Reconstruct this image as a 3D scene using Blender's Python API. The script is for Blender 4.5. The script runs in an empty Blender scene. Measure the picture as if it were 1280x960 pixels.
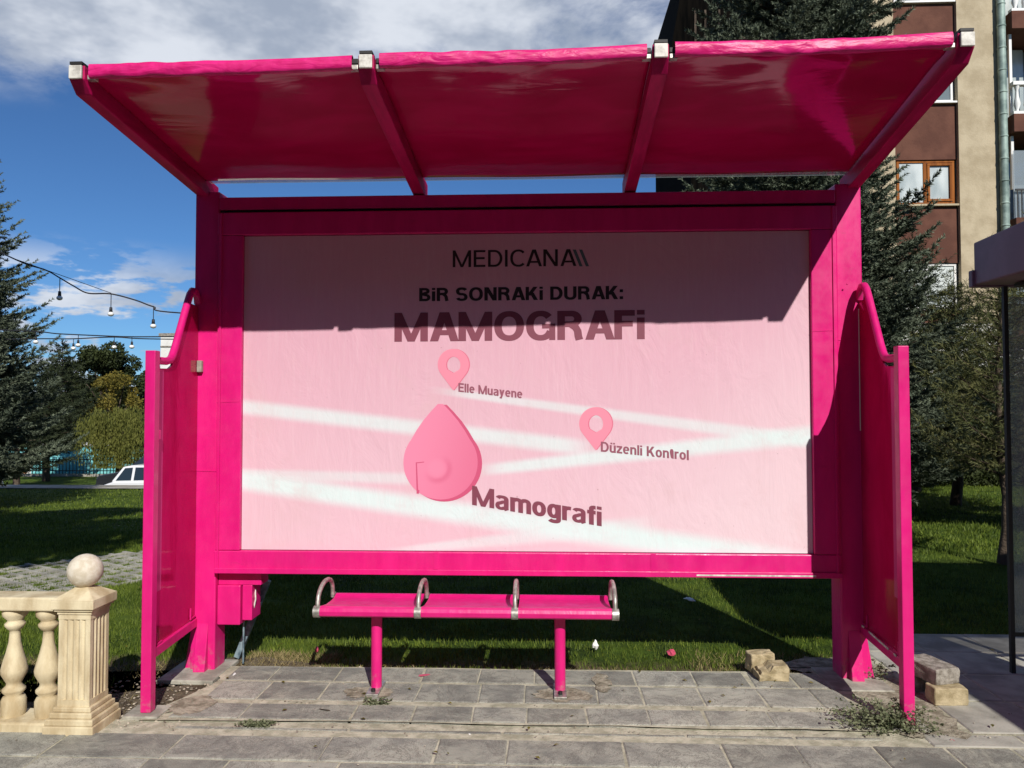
import bpy, bmesh, math, random
import numpy as np
from mathutils import Vector, Matrix, Euler, geometry
R = math.radians
random.seed(7); RNG = np.random.default_rng(7)
SC = bpy.context.scene
COL = SC.collection

# ------------------------------------------------------------------ camera
F_PX, PITCH, ROLL, YAW = 956.3, .0321, -.0008, .0424
CAM = Vector((.1042, -4.6084, 1.58))
cam_d = bpy.data.cameras.new('camera'); cam = bpy.data.objects.new('camera', cam_d); COL.objects.link(cam)
cam.location = CAM
cam.rotation_euler = (Matrix.Rotation(YAW, 3, 'Z') @ Matrix.Rotation(math.pi/2 + PITCH, 3, 'X') @ Matrix.Rotation(ROLL, 3, 'Z')).to_euler()
cam_d.sensor_width = 36; cam_d.lens = F_PX/1280*36; cam_d.clip_start = .05; cam_d.clip_end = 3000
SC.camera = cam
SC.render.resolution_x = 1024; SC.render.resolution_y = 768
# real-world point at a given depth on the photo's ray (used once, to measure places)
_fw = Vector((-math.sin(YAW)*math.cos(PITCH), math.cos(YAW)*math.cos(PITCH), math.sin(PITCH)))
_rt = Vector((math.cos(YAW), math.sin(YAW), 0)); _up = _rt.cross(_fw)
def ray(px, py): return _fw + _rt*((px-640)/F_PX) - _up*((py-480)/F_PX)
def atY(px, py, Y):
    d = ray(px, py); return CAM + d*((Y-CAM.y)/d.y)
def gnd(px, py, z=0):
    d = ray(px, py); return CAM + d*((z-CAM.z)/d.z)

# ------------------------------------------------------------------ sun, sky, exposure
SUN = Vector((.338, -1, .778)).normalized()
sd = bpy.data.lights.new('sun', 'SUN'); sd.energy = 5.0; sd.angle = R(.5); sd.color = (1, .955, .88)
so = bpy.data.objects.new('sun', sd); COL.objects.link(so)
so.rotation_euler = SUN.to_track_quat('Z', 'Y').to_euler(); so.location = (3, -8, 9)
SC.view_settings.view_transform = 'Standard'; SC.view_settings.look = 'None'
SC.view_settings.exposure = 0; SC.view_settings.gamma = 1
W = bpy.data.worlds.new('World'); SC.world = W; W.use_nodes = True

class NT:
    """small node helper"""
    def __init__(s, tree): s.t = tree; s.n = tree.nodes; s.l = tree.links
    def node(s, kind, **kw):
        nd = s.n.new(kind)
        for k, v in kw.items(): setattr(nd, k, v)
        return nd
    def put(s, sock, v):
        if isinstance(v, bpy.types.NodeSocket): s.l.new(v, sock)
        elif isinstance(v, bpy.types.Node): s.l.new(v.outputs[0], sock)
        elif v is not None:
            if sock.type == 'RGBA' and not hasattr(v, '__len__'): v = (v, v, v, 1)
            elif sock.type == 'RGBA' and len(v) == 3: v = (*v, 1)
            sock.default_value = v
    def math(s, op, a, b=None, c=None, clamp=False):
        m = s.node('ShaderNodeMath', operation=op, use_clamp=clamp)
        for i, v in enumerate((a, b, c)):
            if v is not None: s.put(m.inputs[i], v)
        return m.outputs[0]
    def sstep(s, v, lo, hi, to0=0., to1=1.):
        m = s.node('ShaderNodeMapRange', interpolation_type='SMOOTHSTEP')
        for i, q in enumerate((v, lo, hi, to0, to1)): s.put(m.inputs[i], q)
        return m.outputs[0]
    def lin(s, v, lo, hi, to0=0., to1=1.):
        m = s.node('ShaderNodeMapRange')
        for i, q in enumerate((v, lo, hi, to0, to1)): s.put(m.inputs[i], q)
        return m.outputs[0]
    def noise(s, vec, scale, detail=4, rough=.55, dist=0):
        m = s.node('ShaderNodeTexNoise')
        s.put(m.inputs['Vector'], vec); m.inputs['Scale'].default_value = scale
        m.inputs['Detail'].default_value = detail; m.inputs['Roughness'].default_value = rough
        m.inputs['Distortion'].default_value = dist
        return m.outputs['Fac']
    def mapping(s, vec, scale=(1, 1, 1), loc=(0, 0, 0), rot=(0, 0, 0)):
        m = s.node('ShaderNodeMapping'); s.put(m.inputs['Vector'], vec)
        m.inputs['Scale'].default_value = scale; m.inputs['Location'].default_value = loc; m.inputs['Rotation'].default_value = rot
        return m.outputs[0]
    def mix(s, f, a, b, mode='MIX'):
        m = s.node('ShaderNodeMix', data_type='RGBA', blend_type=mode)
        s.put(m.inputs[0], f); s.put(m.inputs[6], a); s.put(m.inputs[7], b)
        return m.outputs[2]
    def sep(s, v):
        m = s.node('ShaderNodeSeparateXYZ'); s.put(m.inputs[0], v); return m.outputs
    def bump(s, h, strength=.3, dist=.01):
        m = s.node('ShaderNodeBump'); s.put(m.inputs['Height'], h)
        m.inputs['Strength'].default_value = strength; m.inputs['Distance'].default_value = dist
        return m.outputs[0]

w = NT(W.node_tree); w.n.clear()
sky = w.node('ShaderNodeTexSky', sky_type='NISHITA'); sky.sun_disc = False
sky.sun_elevation = math.asin(SUN.z); sky.sun_rotation = math.atan2(SUN.x, SUN.y)
sky.altitude = 1200; sky.air_density = 1.0; sky.dust_density = .4; sky.ozone_density = 2.2
tc = w.node('ShaderNodeTexCoord'); dirv = tc.outputs['Generated']
dx, dy, dz = w.sep(dirv)[:3]
den = w.math('MAXIMUM', dz, .02)
# clouds on a flat deck far overhead
cv = w.node('ShaderNodeCombineXYZ')
w.put(cv.inputs[0], w.math('DIVIDE', dx, w.math('ADD', den, .12))); w.put(cv.inputs[1], w.math('DIVIDE', dy, w.math('ADD', den, .12)))
n1 = w.noise(w.mapping(cv.outputs[0], (1, 1, 1), (3.1, 1.7, 0)), 1.45, 9, .60, .25)
high = w.math('MULTIPLY', w.sstep(dz, .34, .45), w.math('MULTIPLY', w.sstep(dz, .70, .52), w.sstep(dy, .15, .6)))
n1b = w.math('ADD', n1, w.math('MULTIPLY', high, .22))
mhigh = w.math('MULTIPLY', w.sstep(n1b, .51, .68), w.sstep(dz, .31, .38))
n2 = w.noise(w.mapping(dirv, (1, 1, 3.4), (4.8, .35, .62)), 8.5, 8, .56)
mlow = w.math('MULTIPLY', w.sstep(n2, .475, .545), w.math('MULTIPLY', w.sstep(dz, .20, .13), w.sstep(dz, -.02, .03)))
mhigh = w.math('MULTIPLY', mhigh, w.sstep(dy, -.3, .3, .25, 1))
mc = w.math('MAXIMUM', mhigh, mlow, clamp=True)
shade = w.noise(w.mapping(dirv, (1, 1, 2), (1.3, 9, 0)), 5, 5, .6)
ccol = w.mix(w.sstep(shade, .36, .62), (6.6, 7.6, 9.4), (13.5, 14.2, 15.4))
skyc = w.mix(1, sky.outputs[0], (.66, 1.08, 1.55), 'MULTIPLY')
bgc = w.mix(w.math('MULTIPLY', mc, .92), skyc, ccol)
bg = w.node('ShaderNodeBackground'); w.put(bg.inputs[0], bgc); bg.inputs[1].default_value = .058
wo = w.node('ShaderNodeOutputWorld'); w.l.new(bg.outputs[0], wo.inputs[0])

# ------------------------------------------------------------------ materials
def mat(name, col, rough=.6, spec=.5, metal=0, fn=None, transl=None, coat=0):
    m = bpy.data.materials.new(name); m.use_nodes = True
    t = NT(m.node_tree); b = t.n['Principled BSDF']
    b.inputs['Base Color'].default_value = (*col, 1); b.inputs['Roughness'].default_value = rough
    b.inputs['Specular IOR Level'].default_value = spec; b.inputs['Metallic'].default_value = metal
    if coat: b.inputs['Coat Weight'].default_value = coat; b.inputs['Coat Roughness'].default_value = .08
    t.b = b; t.col = col
    t.oc = t.node('ShaderNodeTexCoord').outputs['Object']
    t.gp = t.node('ShaderNodeNewGeometry').outputs['Position']
    if fn: fn(t)
    if transl:
        tr = t.node('ShaderNodeBsdfTranslucent')
        src = b.inputs['Base Color']
        if src.is_linked: t.l.new(src.links[0].from_socket, tr.inputs[0])
        else: tr.inputs[0].default_value = src.default_value
        mx = t.node('ShaderNodeMixShader'); mx.inputs[0].default_value = transl
        t.l.new(b.outputs[0], mx.inputs[1]); t.l.new(tr.outputs[0], mx.inputs[2])
        t.l.new(mx.outputs[0], t.n['Material Output'].inputs[0])
    return m
def tint(lo, hi, sc=3, det=5, bump=0, bs=40, bd=.003, rand=0, low=.35, high=.65, stretch=(1, 1, 1)):
    def fn(t):
        v = t.mapping(t.gp, stretch)
        n = t.noise(v, sc, det, .6)
        c = t.mix(t.sstep(n, low, high), lo, hi)
        if rand:
            r = t.node('ShaderNodeObjectInfo').outputs['Random']
            k = t.lin(r, 0, 1, 1-rand, 1+rand); cc = t.node('ShaderNodeCombineColor')
            for i in range(3): t.put(cc.inputs[i], k)
            c = t.mix(1, c, cc.outputs[0], 'MULTIPLY')
        t.put(t.b.inputs['Base Color'], c)
        if bump: t.put(t.b.inputs['Normal'], t.bump(t.noise(t.gp, bs, 4, .6), bump, bd))
    return fn
def leafy(lo, hi, sc=1.2, isl=.5):
    """foliage: random tone per leaf island and slow drift over the plant"""
    def fn(t):
        r = t.node('ShaderNodeNewGeometry').outputs['Random Per Island']
        n = t.noise(t.gp, sc, 3, .6)
        f = t.math('ADD', t.math('MULTIPLY', r, isl), t.math('MULTIPLY', t.sstep(n, .3, .7), 1-isl))
        t.put(t.b.inputs['Base Color'], t.mix(f, lo, hi))
    return fn
PINK = (.80, .008, .17)
def pinkfn(t):
    n = t.noise(t.mapping(t.gp, (1, 1, .25)), 9, 4, .6)
    c = t.mix(t.sstep(n, .3, .75), (.60, .0078, .160), (.70, .0125, .195))
    f = t.noise(t.gp, 60, 3, .7)
    c = t.mix(t.sstep(f, .70, .80, 0, .35), c, (.88, .12, .32))
    t.put(t.b.inputs['Base Color'], c)
    z = t.sep(t.gp)[2]
    sp = t.noise(t.gp, 22, 6, .75); hgt = t.math('SUBTRACT', sp, t.math('MULTIPLY', z, .9))
    c = t.mix(t.sstep(hgt, .40, .60, 0, .45), c, (.34, .20, .19))
    sm = t.noise(t.mapping(t.gp, (1.2, 1.2, 6), (4, 1, 0)), 3.1, 8, .75, .6)
    c = t.mix(t.sstep(sm, .60, .72, 0, .35), c, (.42, .03, .13))
    t.put(t.b.inputs['Base Color'], c)
    t.put(t.b.inputs['Roughness'], t.lin(t.noise(t.gp, 14, 3), .3, .7, .28, .5))
    h = t.noise(t.mapping(t.gp, (5, 5, 1)), 6, 5, .55)
    t.put(t.b.inputs['Normal'], t.bump(h, .35, .006))
M = {}
M['pink'] = mat('pink_vinyl', PINK, .38, .45, fn=pinkfn)
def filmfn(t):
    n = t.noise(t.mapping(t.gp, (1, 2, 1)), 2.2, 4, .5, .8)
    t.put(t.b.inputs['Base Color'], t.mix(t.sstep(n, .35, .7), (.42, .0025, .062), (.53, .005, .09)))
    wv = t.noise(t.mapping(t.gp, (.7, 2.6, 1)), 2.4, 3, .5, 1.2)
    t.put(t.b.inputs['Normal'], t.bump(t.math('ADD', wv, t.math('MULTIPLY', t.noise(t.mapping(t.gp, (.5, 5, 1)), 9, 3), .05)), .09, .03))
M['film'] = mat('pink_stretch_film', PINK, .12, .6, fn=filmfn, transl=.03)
M['roll'] = mat('rolled_film', PINK, .42, .4, fn=lambda t: (t.put(t.b.inputs['Base Color'], t.mix(t.sstep(t.noise(t.gp, 16, 4, .6), .35, .7), (.60, .008, .15), (.72, .02, .21))), t.put(t.b.inputs['Normal'], t.bump(t.noise(t.mapping(t.gp, (3.5, 12, 12), (0, 0, 0), (.0, .5, .2)), 2.0, 4, .5, 1.2), .6, .012))))
M['beam_film'] = mat('plum_beam_film', PINK, .5, .15, fn=tint((.36, .003, .07), (.50, .006, .105), 5, 4, stretch=(4, .6, 4)))
M['film_pale'] = mat('pale_film_strip', (.55, .06, .22), .2, .6)
M['steel'] = mat('galvanised_steel', (.42, .41, .38), .5, .5, .75, fn=tint((.30, .29, .26), (.58, .56, .52), 30))
M['white_end'] = mat('white_painted_end', (.62, .60, .55), .5, fn=tint((.42, .40, .36), (.74, .72, .66), 25))
M['black'] = mat('black_rubber', (.012, .012, .012), .6)
M['conc'] = mat('concrete', (.35, .33, .29), .9, .2, fn=tint((.24, .225, .19), (.42, .40, .34), 9, 6, .5, 90, .003))
M['strut'] = mat('weathered_blue_paint', (.10, .16, .20), .6, fn=tint((.07, .11, .14), (.22, .30, .34), 20))
M['cream'] = mat('cream_cast_stone', (.62, .52, .33), .85, .25, fn=tint((.42, .325, .19), (.70, .61, .42), 9, 8, .6, 110, .002, low=.3, high=.7, stretch=(1, 1, .35)))
M['ball'] = mat('white_cast_stone', (.62, .56, .46), .85, .25, fn=tint((.56, .49, .38), (.68, .62, .52), 40, 6, .6, 110, .002))
def stonefn(t):
    oi = t.node('ShaderNodeObjectInfo').outputs['Random']
    n = t.noise(t.gp, 5, 8, .65, .4); n2_ = t.noise(t.gp, 160, 3, .7)
    c = t.mix(t.sstep(n, .34, .66), (.24, .236, .208), (.44, .43, .365))
    k = t.lin(oi, 0, 1, .68, 1.2); cc = t.node('ShaderNodeCombineColor')
    for i in range(3): t.put(cc.inputs[i], k)
    c = t.mix(1, c, cc.outputs[0], 'MULTIPLY')
    c = t.mix(t.sstep(n2_, .30, .75, 0, .55), c, (.075, .072, .07))
    st = t.noise(t.mapping(t.gp, (1, 1, 1), (3, 8, 0)), 2.3, 6, .7, .6)
    c = t.mix(t.sstep(st, .52, .70, 0, .75), c, (.44, .425, .345))
    du = t.noise(t.mapping(t.gp, (1, 2.2, 1), (5, 2, 0)), 1.4, 8, .72, .8)
    c = t.mix(t.sstep(du, .50, .64, 0, .55), c, (.395, .388, .325))
    cr = t.noise(t.mapping(t.gp, (1, 1, 1), (9, 4, 0)), 3.2, 9, .8, 1.5)
    c = t.mix(t.math('MULTIPLY', t.sstep(cr, .485, .5), t.sstep(cr, .515, .5)), c, (.12, .11, .095))
    h = t.math('ADD', t.noise(t.gp, 12, 6, .7), t.math('MULTIPLY', n2_, .25))
    t.put(t.b.inputs['Normal'], t.bump(h, .55, .008))
    t.put(t.b.inputs['Base Color'], c)
M['paver'] = mat('grey_stone_tile', (.22, .21, .19), .85, .25, fn=stonefn)
M['mortar'] = mat('mortar', (.40, .36, .27), .95, .15, fn=tint((.32, .305, .225), (.52, .49, .38), 14, 6, .8, 70, .006))
M['slab'] = mat('concrete_pavement', (.30, .29, .26), .9, .2, fn=tint((.25, .24, .21), (.42, .40, .35), 4, 7, .5, 80, .004))
M['asphalt'] = mat('asphalt', (.05, .05, .052), .9, .3, fn=tint((.035, .035, .037), (.065, .063, .06), 5, 5, .6, 120, .004))
def lawnfn(t):
    n = t.noise(t.gp, 3.2, 7, .68); big = t.noise(t.gp, .5, 4, .6)
    g = t.mix(t.sstep(n, .32, .68), (.024, .042, .008), (.080, .130, .016))
    g = t.mix(t.sstep(big, .45, .68, 0, .6), g, (.115, .155, .022))
    y = t.sep(t.gp)[1]
    soil = t.mix(t.noise(t.gp, 26, 5, .7), (.05, .036, .022), (.20, .155, .09))
    far = t.sstep(t.math('ADD', y, t.math('MULTIPLY', n, -.45)), .12, -.12)
    t.put(t.b.inputs['Base Color'], t.mix(far, g, soil))
    t.put(t.b.inputs['Normal'], t.bump(t.noise(t.gp, 55, 5, .75), .9, .02))
M['lawn'] = mat('lawn_ground', (.05, .09, .02), .95, .1, fn=lawnfn)
def dirtfn(t):
    n = t.noise(t.gp, 11, 7, .7); s = t.noise(t.gp, 75, 4, .7)
    c = t.mix(t.sstep(n, .35, .65), (.085, .062, .040), (.20, .165, .115))
    c = t.mix(t.sstep(s, .58, .72, 0, .8), c, (.42, .37, .30))
    t.put(t.b.inputs['Base Color'], c); t.put(t.b.inputs['Normal'], t.bump(t.math('ADD', n, s), .9, .02))
M['dirt'] = mat('gravelly_dirt', (.14, .11, .08), .95, .1, fn=dirtfn)
M['grit'] = mat('crumbled_concrete', (.30, .27, .21), .95, .1, fn=tint((.19, .165, .12), (.40, .36, .28), 18, 7, .9, 60, .012))
M['gravel'] = mat('pebbles', (.36, .32, .26), .9, .2, fn=lambda t: t.put(t.b.inputs['Base Color'], t.mix(t.node('ShaderNodeNewGeometry').outputs['Random Per Island'], (.10, .08, .06), (.55, .48, .38))))
M['grass'] = mat('grass_blades', (.06, .11, .02), .6, .25, fn=leafy((.026, .055, .007), (.200, .260, .034), 1.1, .55), transl=.22)
M['drygrass'] = mat('dry_grass_blades', (.3, .24, .1), .7, .2, fn=leafy((.16, .13, .05), (.42, .34, .17), 4, .7), transl=.2)
M['weed'] = mat('weed_leaves', (.08, .11, .04), .7, .2, fn=leafy((.05, .07, .03), (.27, .28, .17), 6, .7), transl=.2)
M['bark'] = mat('bark', (.075, .055, .04), .95, .1, fn=tint((.035, .026, .02), (.13, .10, .075), 9, 6, .9, 30, .02, stretch=(1, 1, .2)))
M['spruce'] = mat('spruce_needles', (.07, .10, .075), .6, .2, fn=leafy((.014, .026, .016), (.205, .240, .165), 2.0, .5), transl=.1)
M['spruce_far'] = mat('dark_conifer_needles', (.04, .06, .04), .7, .2, fn=leafy((.008, .015, .008), (.055, .068, .030), 1.2, .6), transl=.1)
M['pine'] = mat('pine_needles', (.06, .08, .03), .6, .2, fn=leafy((.022, .040, .014), (.190, .185, .070), 2.2, .6), transl=.1)
M['darkleaf'] = mat('dark_foliage', (.03, .05, .02), .7, .2, fn=leafy((.010, .018, .007), (.060, .075, .024), .6, .5), transl=.15)
M['autumn'] = mat('yellowing_foliage', (.12, .11, .03), .7, .2, fn=leafy((.045, .05, .01), (.26, .20, .035), .9, .55), transl=.2)
M['willow'] = mat('willow_foliage', (.12, .13, .03), .7, .2, fn=leafy((.05, .065, .012), (.20, .20, .045), 1.2, .55), transl=.2)
M['tan'] = mat('tan_stucco', (.42, .34, .22), .95, .15, fn=tint((.38, .31, .205), (.50, .42, .29), 1.6, 7, .4, 18, .02))
M['brown'] = mat('brown_painted_stucco', (.12, .052, .036), .9, .2, fn=tint((.105, .045, .032), (.145, .064, .044), 1.8, 6, .3, 20, .02))
M['whitewall'] = mat('white_wall', (.74, .73, .70), .9, .2, fn=tint((.62, .61, .57), (.78, .77, .74), 1.5, 5))
M['whiteframe'] = mat('white_window_frame', (.75, .74, .71), .5)
M['wood'] = mat('orange_brown_wood', (.26, .10, .03), .75, .2, fn=tint((.20, .060, .010), (.34, .115, .022), 6, 4, stretch=(1, 1, .1)))
M['pane'] = mat('window_glass', (.16, .19, .19), .05, 1.0, fn=None)
M['curtain'] = mat('net_curtain_pane', (.50, .55, .53), .12, 1.0, fn=tint((.34, .39, .38), (.66, .70, .67), 1.1, 3, stretch=(1, 1, .4)))
M['pipe'] = mat('verdigris_pipe', (.20, .29, .26), .6, .4, .2, fn=tint((.15, .21, .19), (.33, .42, .37), 3, 6))
M['mauve'] = mat('grey_mauve_metal', (.22, .155, .19), .5, .4, fn=tint((.19, .135, .165), (.25, .18, .215), 3))
M['slate'] = mat('dark_roof_cladding', (.018, .014, .013), .95, .02, fn=tint((.002, .002, .002), (.006, .005, .004), 3, 5, stretch=(3, 1, .3)))
M['cyan'] = mat('cyan_painted_wall', (.14, .50, .52), .85, fn=tint((.10, .40, .43), (.22, .60, .62), .6, 4))
M['path'] = mat('pale_path', (.36, .34, .30), .95, .15, fn=tint((.26, .235, .19), (.42, .40, .36), 1.5, 6))
M['redtile'] = mat('red_clay', (.32, .07, .05), .8, fn=tint((.2, .05, .04), (.42, .12, .09), 4))
M['carwhite'] = mat('white_car_paint', (.72, .73, .74), .25, .5, coat=.6)
M['cardark'] = mat('dark_car_paint', (.02, .022, .026), .25, .5, coat=.6)
M['carglass'] = mat('car_glass', (.02, .03, .035), .05, .9)
M['tyre'] = mat('tyre_rubber', (.02, .02, .02), .8)
M['rim'] = mat('wheel_rim', (.45, .45, .46), .35, metal=.8)
M['cable'] = mat('cable_black', (.015, .015, .02), .6)
M['bulb'] = mat('white_glass_bulb', (.82, .82, .80), .12, .7)
M['paperwhite'] = mat('white_tissue', (.8, .8, .78), .9)
M['paperpink'] = mat('pink_plastic_scrap', (.55, .07, .13), .5)
M['blocktan'] = mat('tan_concrete_block', (.38, .31, .19), .95, .15, fn=tint((.28, .225, .13), (.47, .39, .25), 16, 6, .8, 90, .004))
M['blockgrey'] = mat('grey_concrete_block', (.26, .235, .20), .95, .15, fn=tint((.17, .15, .125), (.36, .33, .29), 22, 6, .9, 90, .005))
M['ink'] = mat('black_ink', (.016, .012, .013), .5)
M['inkteal'] = mat('teal_ink', (.07, .13, .14), .5)
M['inkplum'] = mat('plum_ink', (.20, .047, .078), .5)
M['inkrose'] = mat('rose_ink', (.27, .08, .12), .5)
def dropfn(t):
    x, y, z = t.sep(t.gp)[:3]; c0 = atY(546, 585, -.071)
    u = t.math('ADD', t.math('MULTIPLY', x, 1.1), t.math('MULTIPLY', z, -.25))
    c = t.mix(t.sstep(u, -1.15, -.42), (.76, .235, .375), (.66, .135, .255))
    ax = t.math('SUBTRACT', x, c0.x); az = t.math('SUBTRACT', z, c0.z)
    r = t.math('SQRT', t.math('ADD', t.math('MULTIPLY', ax, ax), t.math('MULTIPLY', az, az)))
    ring = t.math('MULTIPLY', t.sstep(r, .048, .072), t.sstep(r, .105, .072))
    side = t.sstep(t.math('ADD', ax, t.math('MULTIPLY', az, -1.0)), -.06, .09)
    c = t.mix(t.math('MULTIPLY', ring, t.math('MULTIPLY', side, .5)), c, (.60, .10, .21))
    c = t.mix(t.sstep(r, .07, .03, 0, .45), c, (.78, .26, .40))
    t.put(t.b.inputs['Base Color'], c)
M['drop'] = mat('printed_drop_pink', (.82, .18, .35), .5, fn=dropfn)
M['drop_rim'] = mat('printed_drop_rim', (.56, .08, .18), .5)
M['drop_hi'] = mat('printed_drop_centre', (.86, .27, .44), .5)
M['pin'] = mat('printed_pin_pink', (.78, .25, .35), .5)
M['pin_rim'] = mat('printed_pin_rim', (.66, .16, .25), .5)
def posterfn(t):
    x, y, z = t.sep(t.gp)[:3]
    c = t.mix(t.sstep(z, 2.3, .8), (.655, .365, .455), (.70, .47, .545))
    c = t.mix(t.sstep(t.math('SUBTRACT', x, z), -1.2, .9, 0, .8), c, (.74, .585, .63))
    def road(c, a, b, wa, wb, s=.85, xl=-9, xr=9, fade=.15):
        (x0, z0), (x1, z1) = [(v.x, v.z) for v in (atY(*a, -.08), atY(*b, -.08))]
        m_ = (z1-z0)/(x1-x0); px_m = 211
        zc = t.math('ADD', t.math('MULTIPLY', t.math('SUBTRACT', x, x0), m_), z0)
        d = t.math('ABSOLUTE', t.math('SUBTRACT', z, zc))
        wd = t.lin(x, x0, x1, wa/px_m, wb/px_m)
        f = t.sstep(t.math('DIVIDE', d, wd), 1.15, .25, 0, s)
        if xl > -9: f = t.math('MULTIPLY', f, t.sstep(x, xl-fade, xl+fade))
        if xr < 9: f = t.math('MULTIPLY', f, t.sstep(x, xr+fade, xr-fade))
        return t.mix(f, c, (.64, .77, .77))
    X = lambda px: atY(px, 550, -.08).x
    c = road(c, (300, 508), (700, 556), 12, 13, .75, xr=X(730))
    c = road(c, (560, 490), (1000, 550), 6, 11, .6, xl=X(560))
    c = road(c, (600, 588), (1015, 544), 9, 15, .8, xl=X(610))
    c = road(c, (300, 600), (900, 690), 16, 20, .95)
    c = road(c, (480, 690), (760, 662), 5, 14, .55, xl=X(500), xr=X(800))
    c = road(c, (300, 592), (560, 600), 8, 10, .5, xr=X(540), fade=.2)
    v = t.noise(t.mapping(t.gp, (46, 1, 3.2)), 1, 6, .7)
    c = t.mix(t.sstep(v, .45, .75, 0, .16), c, (.80, .62, .66))
    st = t.noise(t.gp, 2.6, 6, .7, .5)
    c = t.mix(t.sstep(st, .5, .72, 0, .3), c, (.62, .42, .44))
    sp = t.noise(t.gp, 42, 2, .5)
    c = t.mix(t.sstep(sp, .73, .78, 0, .5), c, (.35, .2, .22))
    t.put(t.b.inputs['Base Color'], c)
    h = t.math('ADD', t.noise(t.mapping(t.gp, (1.6, 1, .7)), 3, 5, .6, .7), t.math('MULTIPLY', v, .06))
    t.put(t.b.inputs['Normal'], t.bump(h, .45, .02))
M['poster'] = mat('printed_pink_poster', (.75, .45, .5), .5, .3, fn=posterfn)
def glassy(name, col, alpha):
    m = mat(name, col, .04, .8); m.node_tree.nodes['Principled BSDF'].inputs['Alpha'].default_value = alpha; return m
M['clear'] = glassy('dusty_glass', (.35, .40, .42), .45)

# ------------------------------------------------------------------ object helpers
ORIG = {}
def tag(o, label=None, cat=None, group=None, kind=None):
    if label: o['label'] = label
    if cat: o['category'] = cat
    if group: o['group'] = group
    if kind: o['kind'] = kind
    return o
def thing(name, label, cat, loc=(0, 0, 0), group=None):
    o = bpy.data.objects.new(name, None); COL.objects.link(o); o.location = loc; o.empty_display_size = .2
    ORIG[o.name] = Vector(loc)
    return tag(o, label, cat, group)
def link_mesh(name, me, m, parent=None, smooth=False, org=None):
    o = bpy.data.objects.new(name, me); COL.objects.link(o)
    if m is not None: me.materials.append(M[m] if isinstance(m, str) else m)
    og = Vector((0, 0, 0))
    if parent is not None:
        o.parent = parent; og = ORIG[parent.name]
        me.transform(Matrix.Translation(-og))
    elif org is not None:
        og = Vector(org); me.transform(Matrix.Translation(-og)); o.location = og
    ORIG[o.name] = og
    if smooth:
        me.polygons.foreach_set('use_smooth', [True]*len(me.polygons))
    me.update()
    return o
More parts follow.
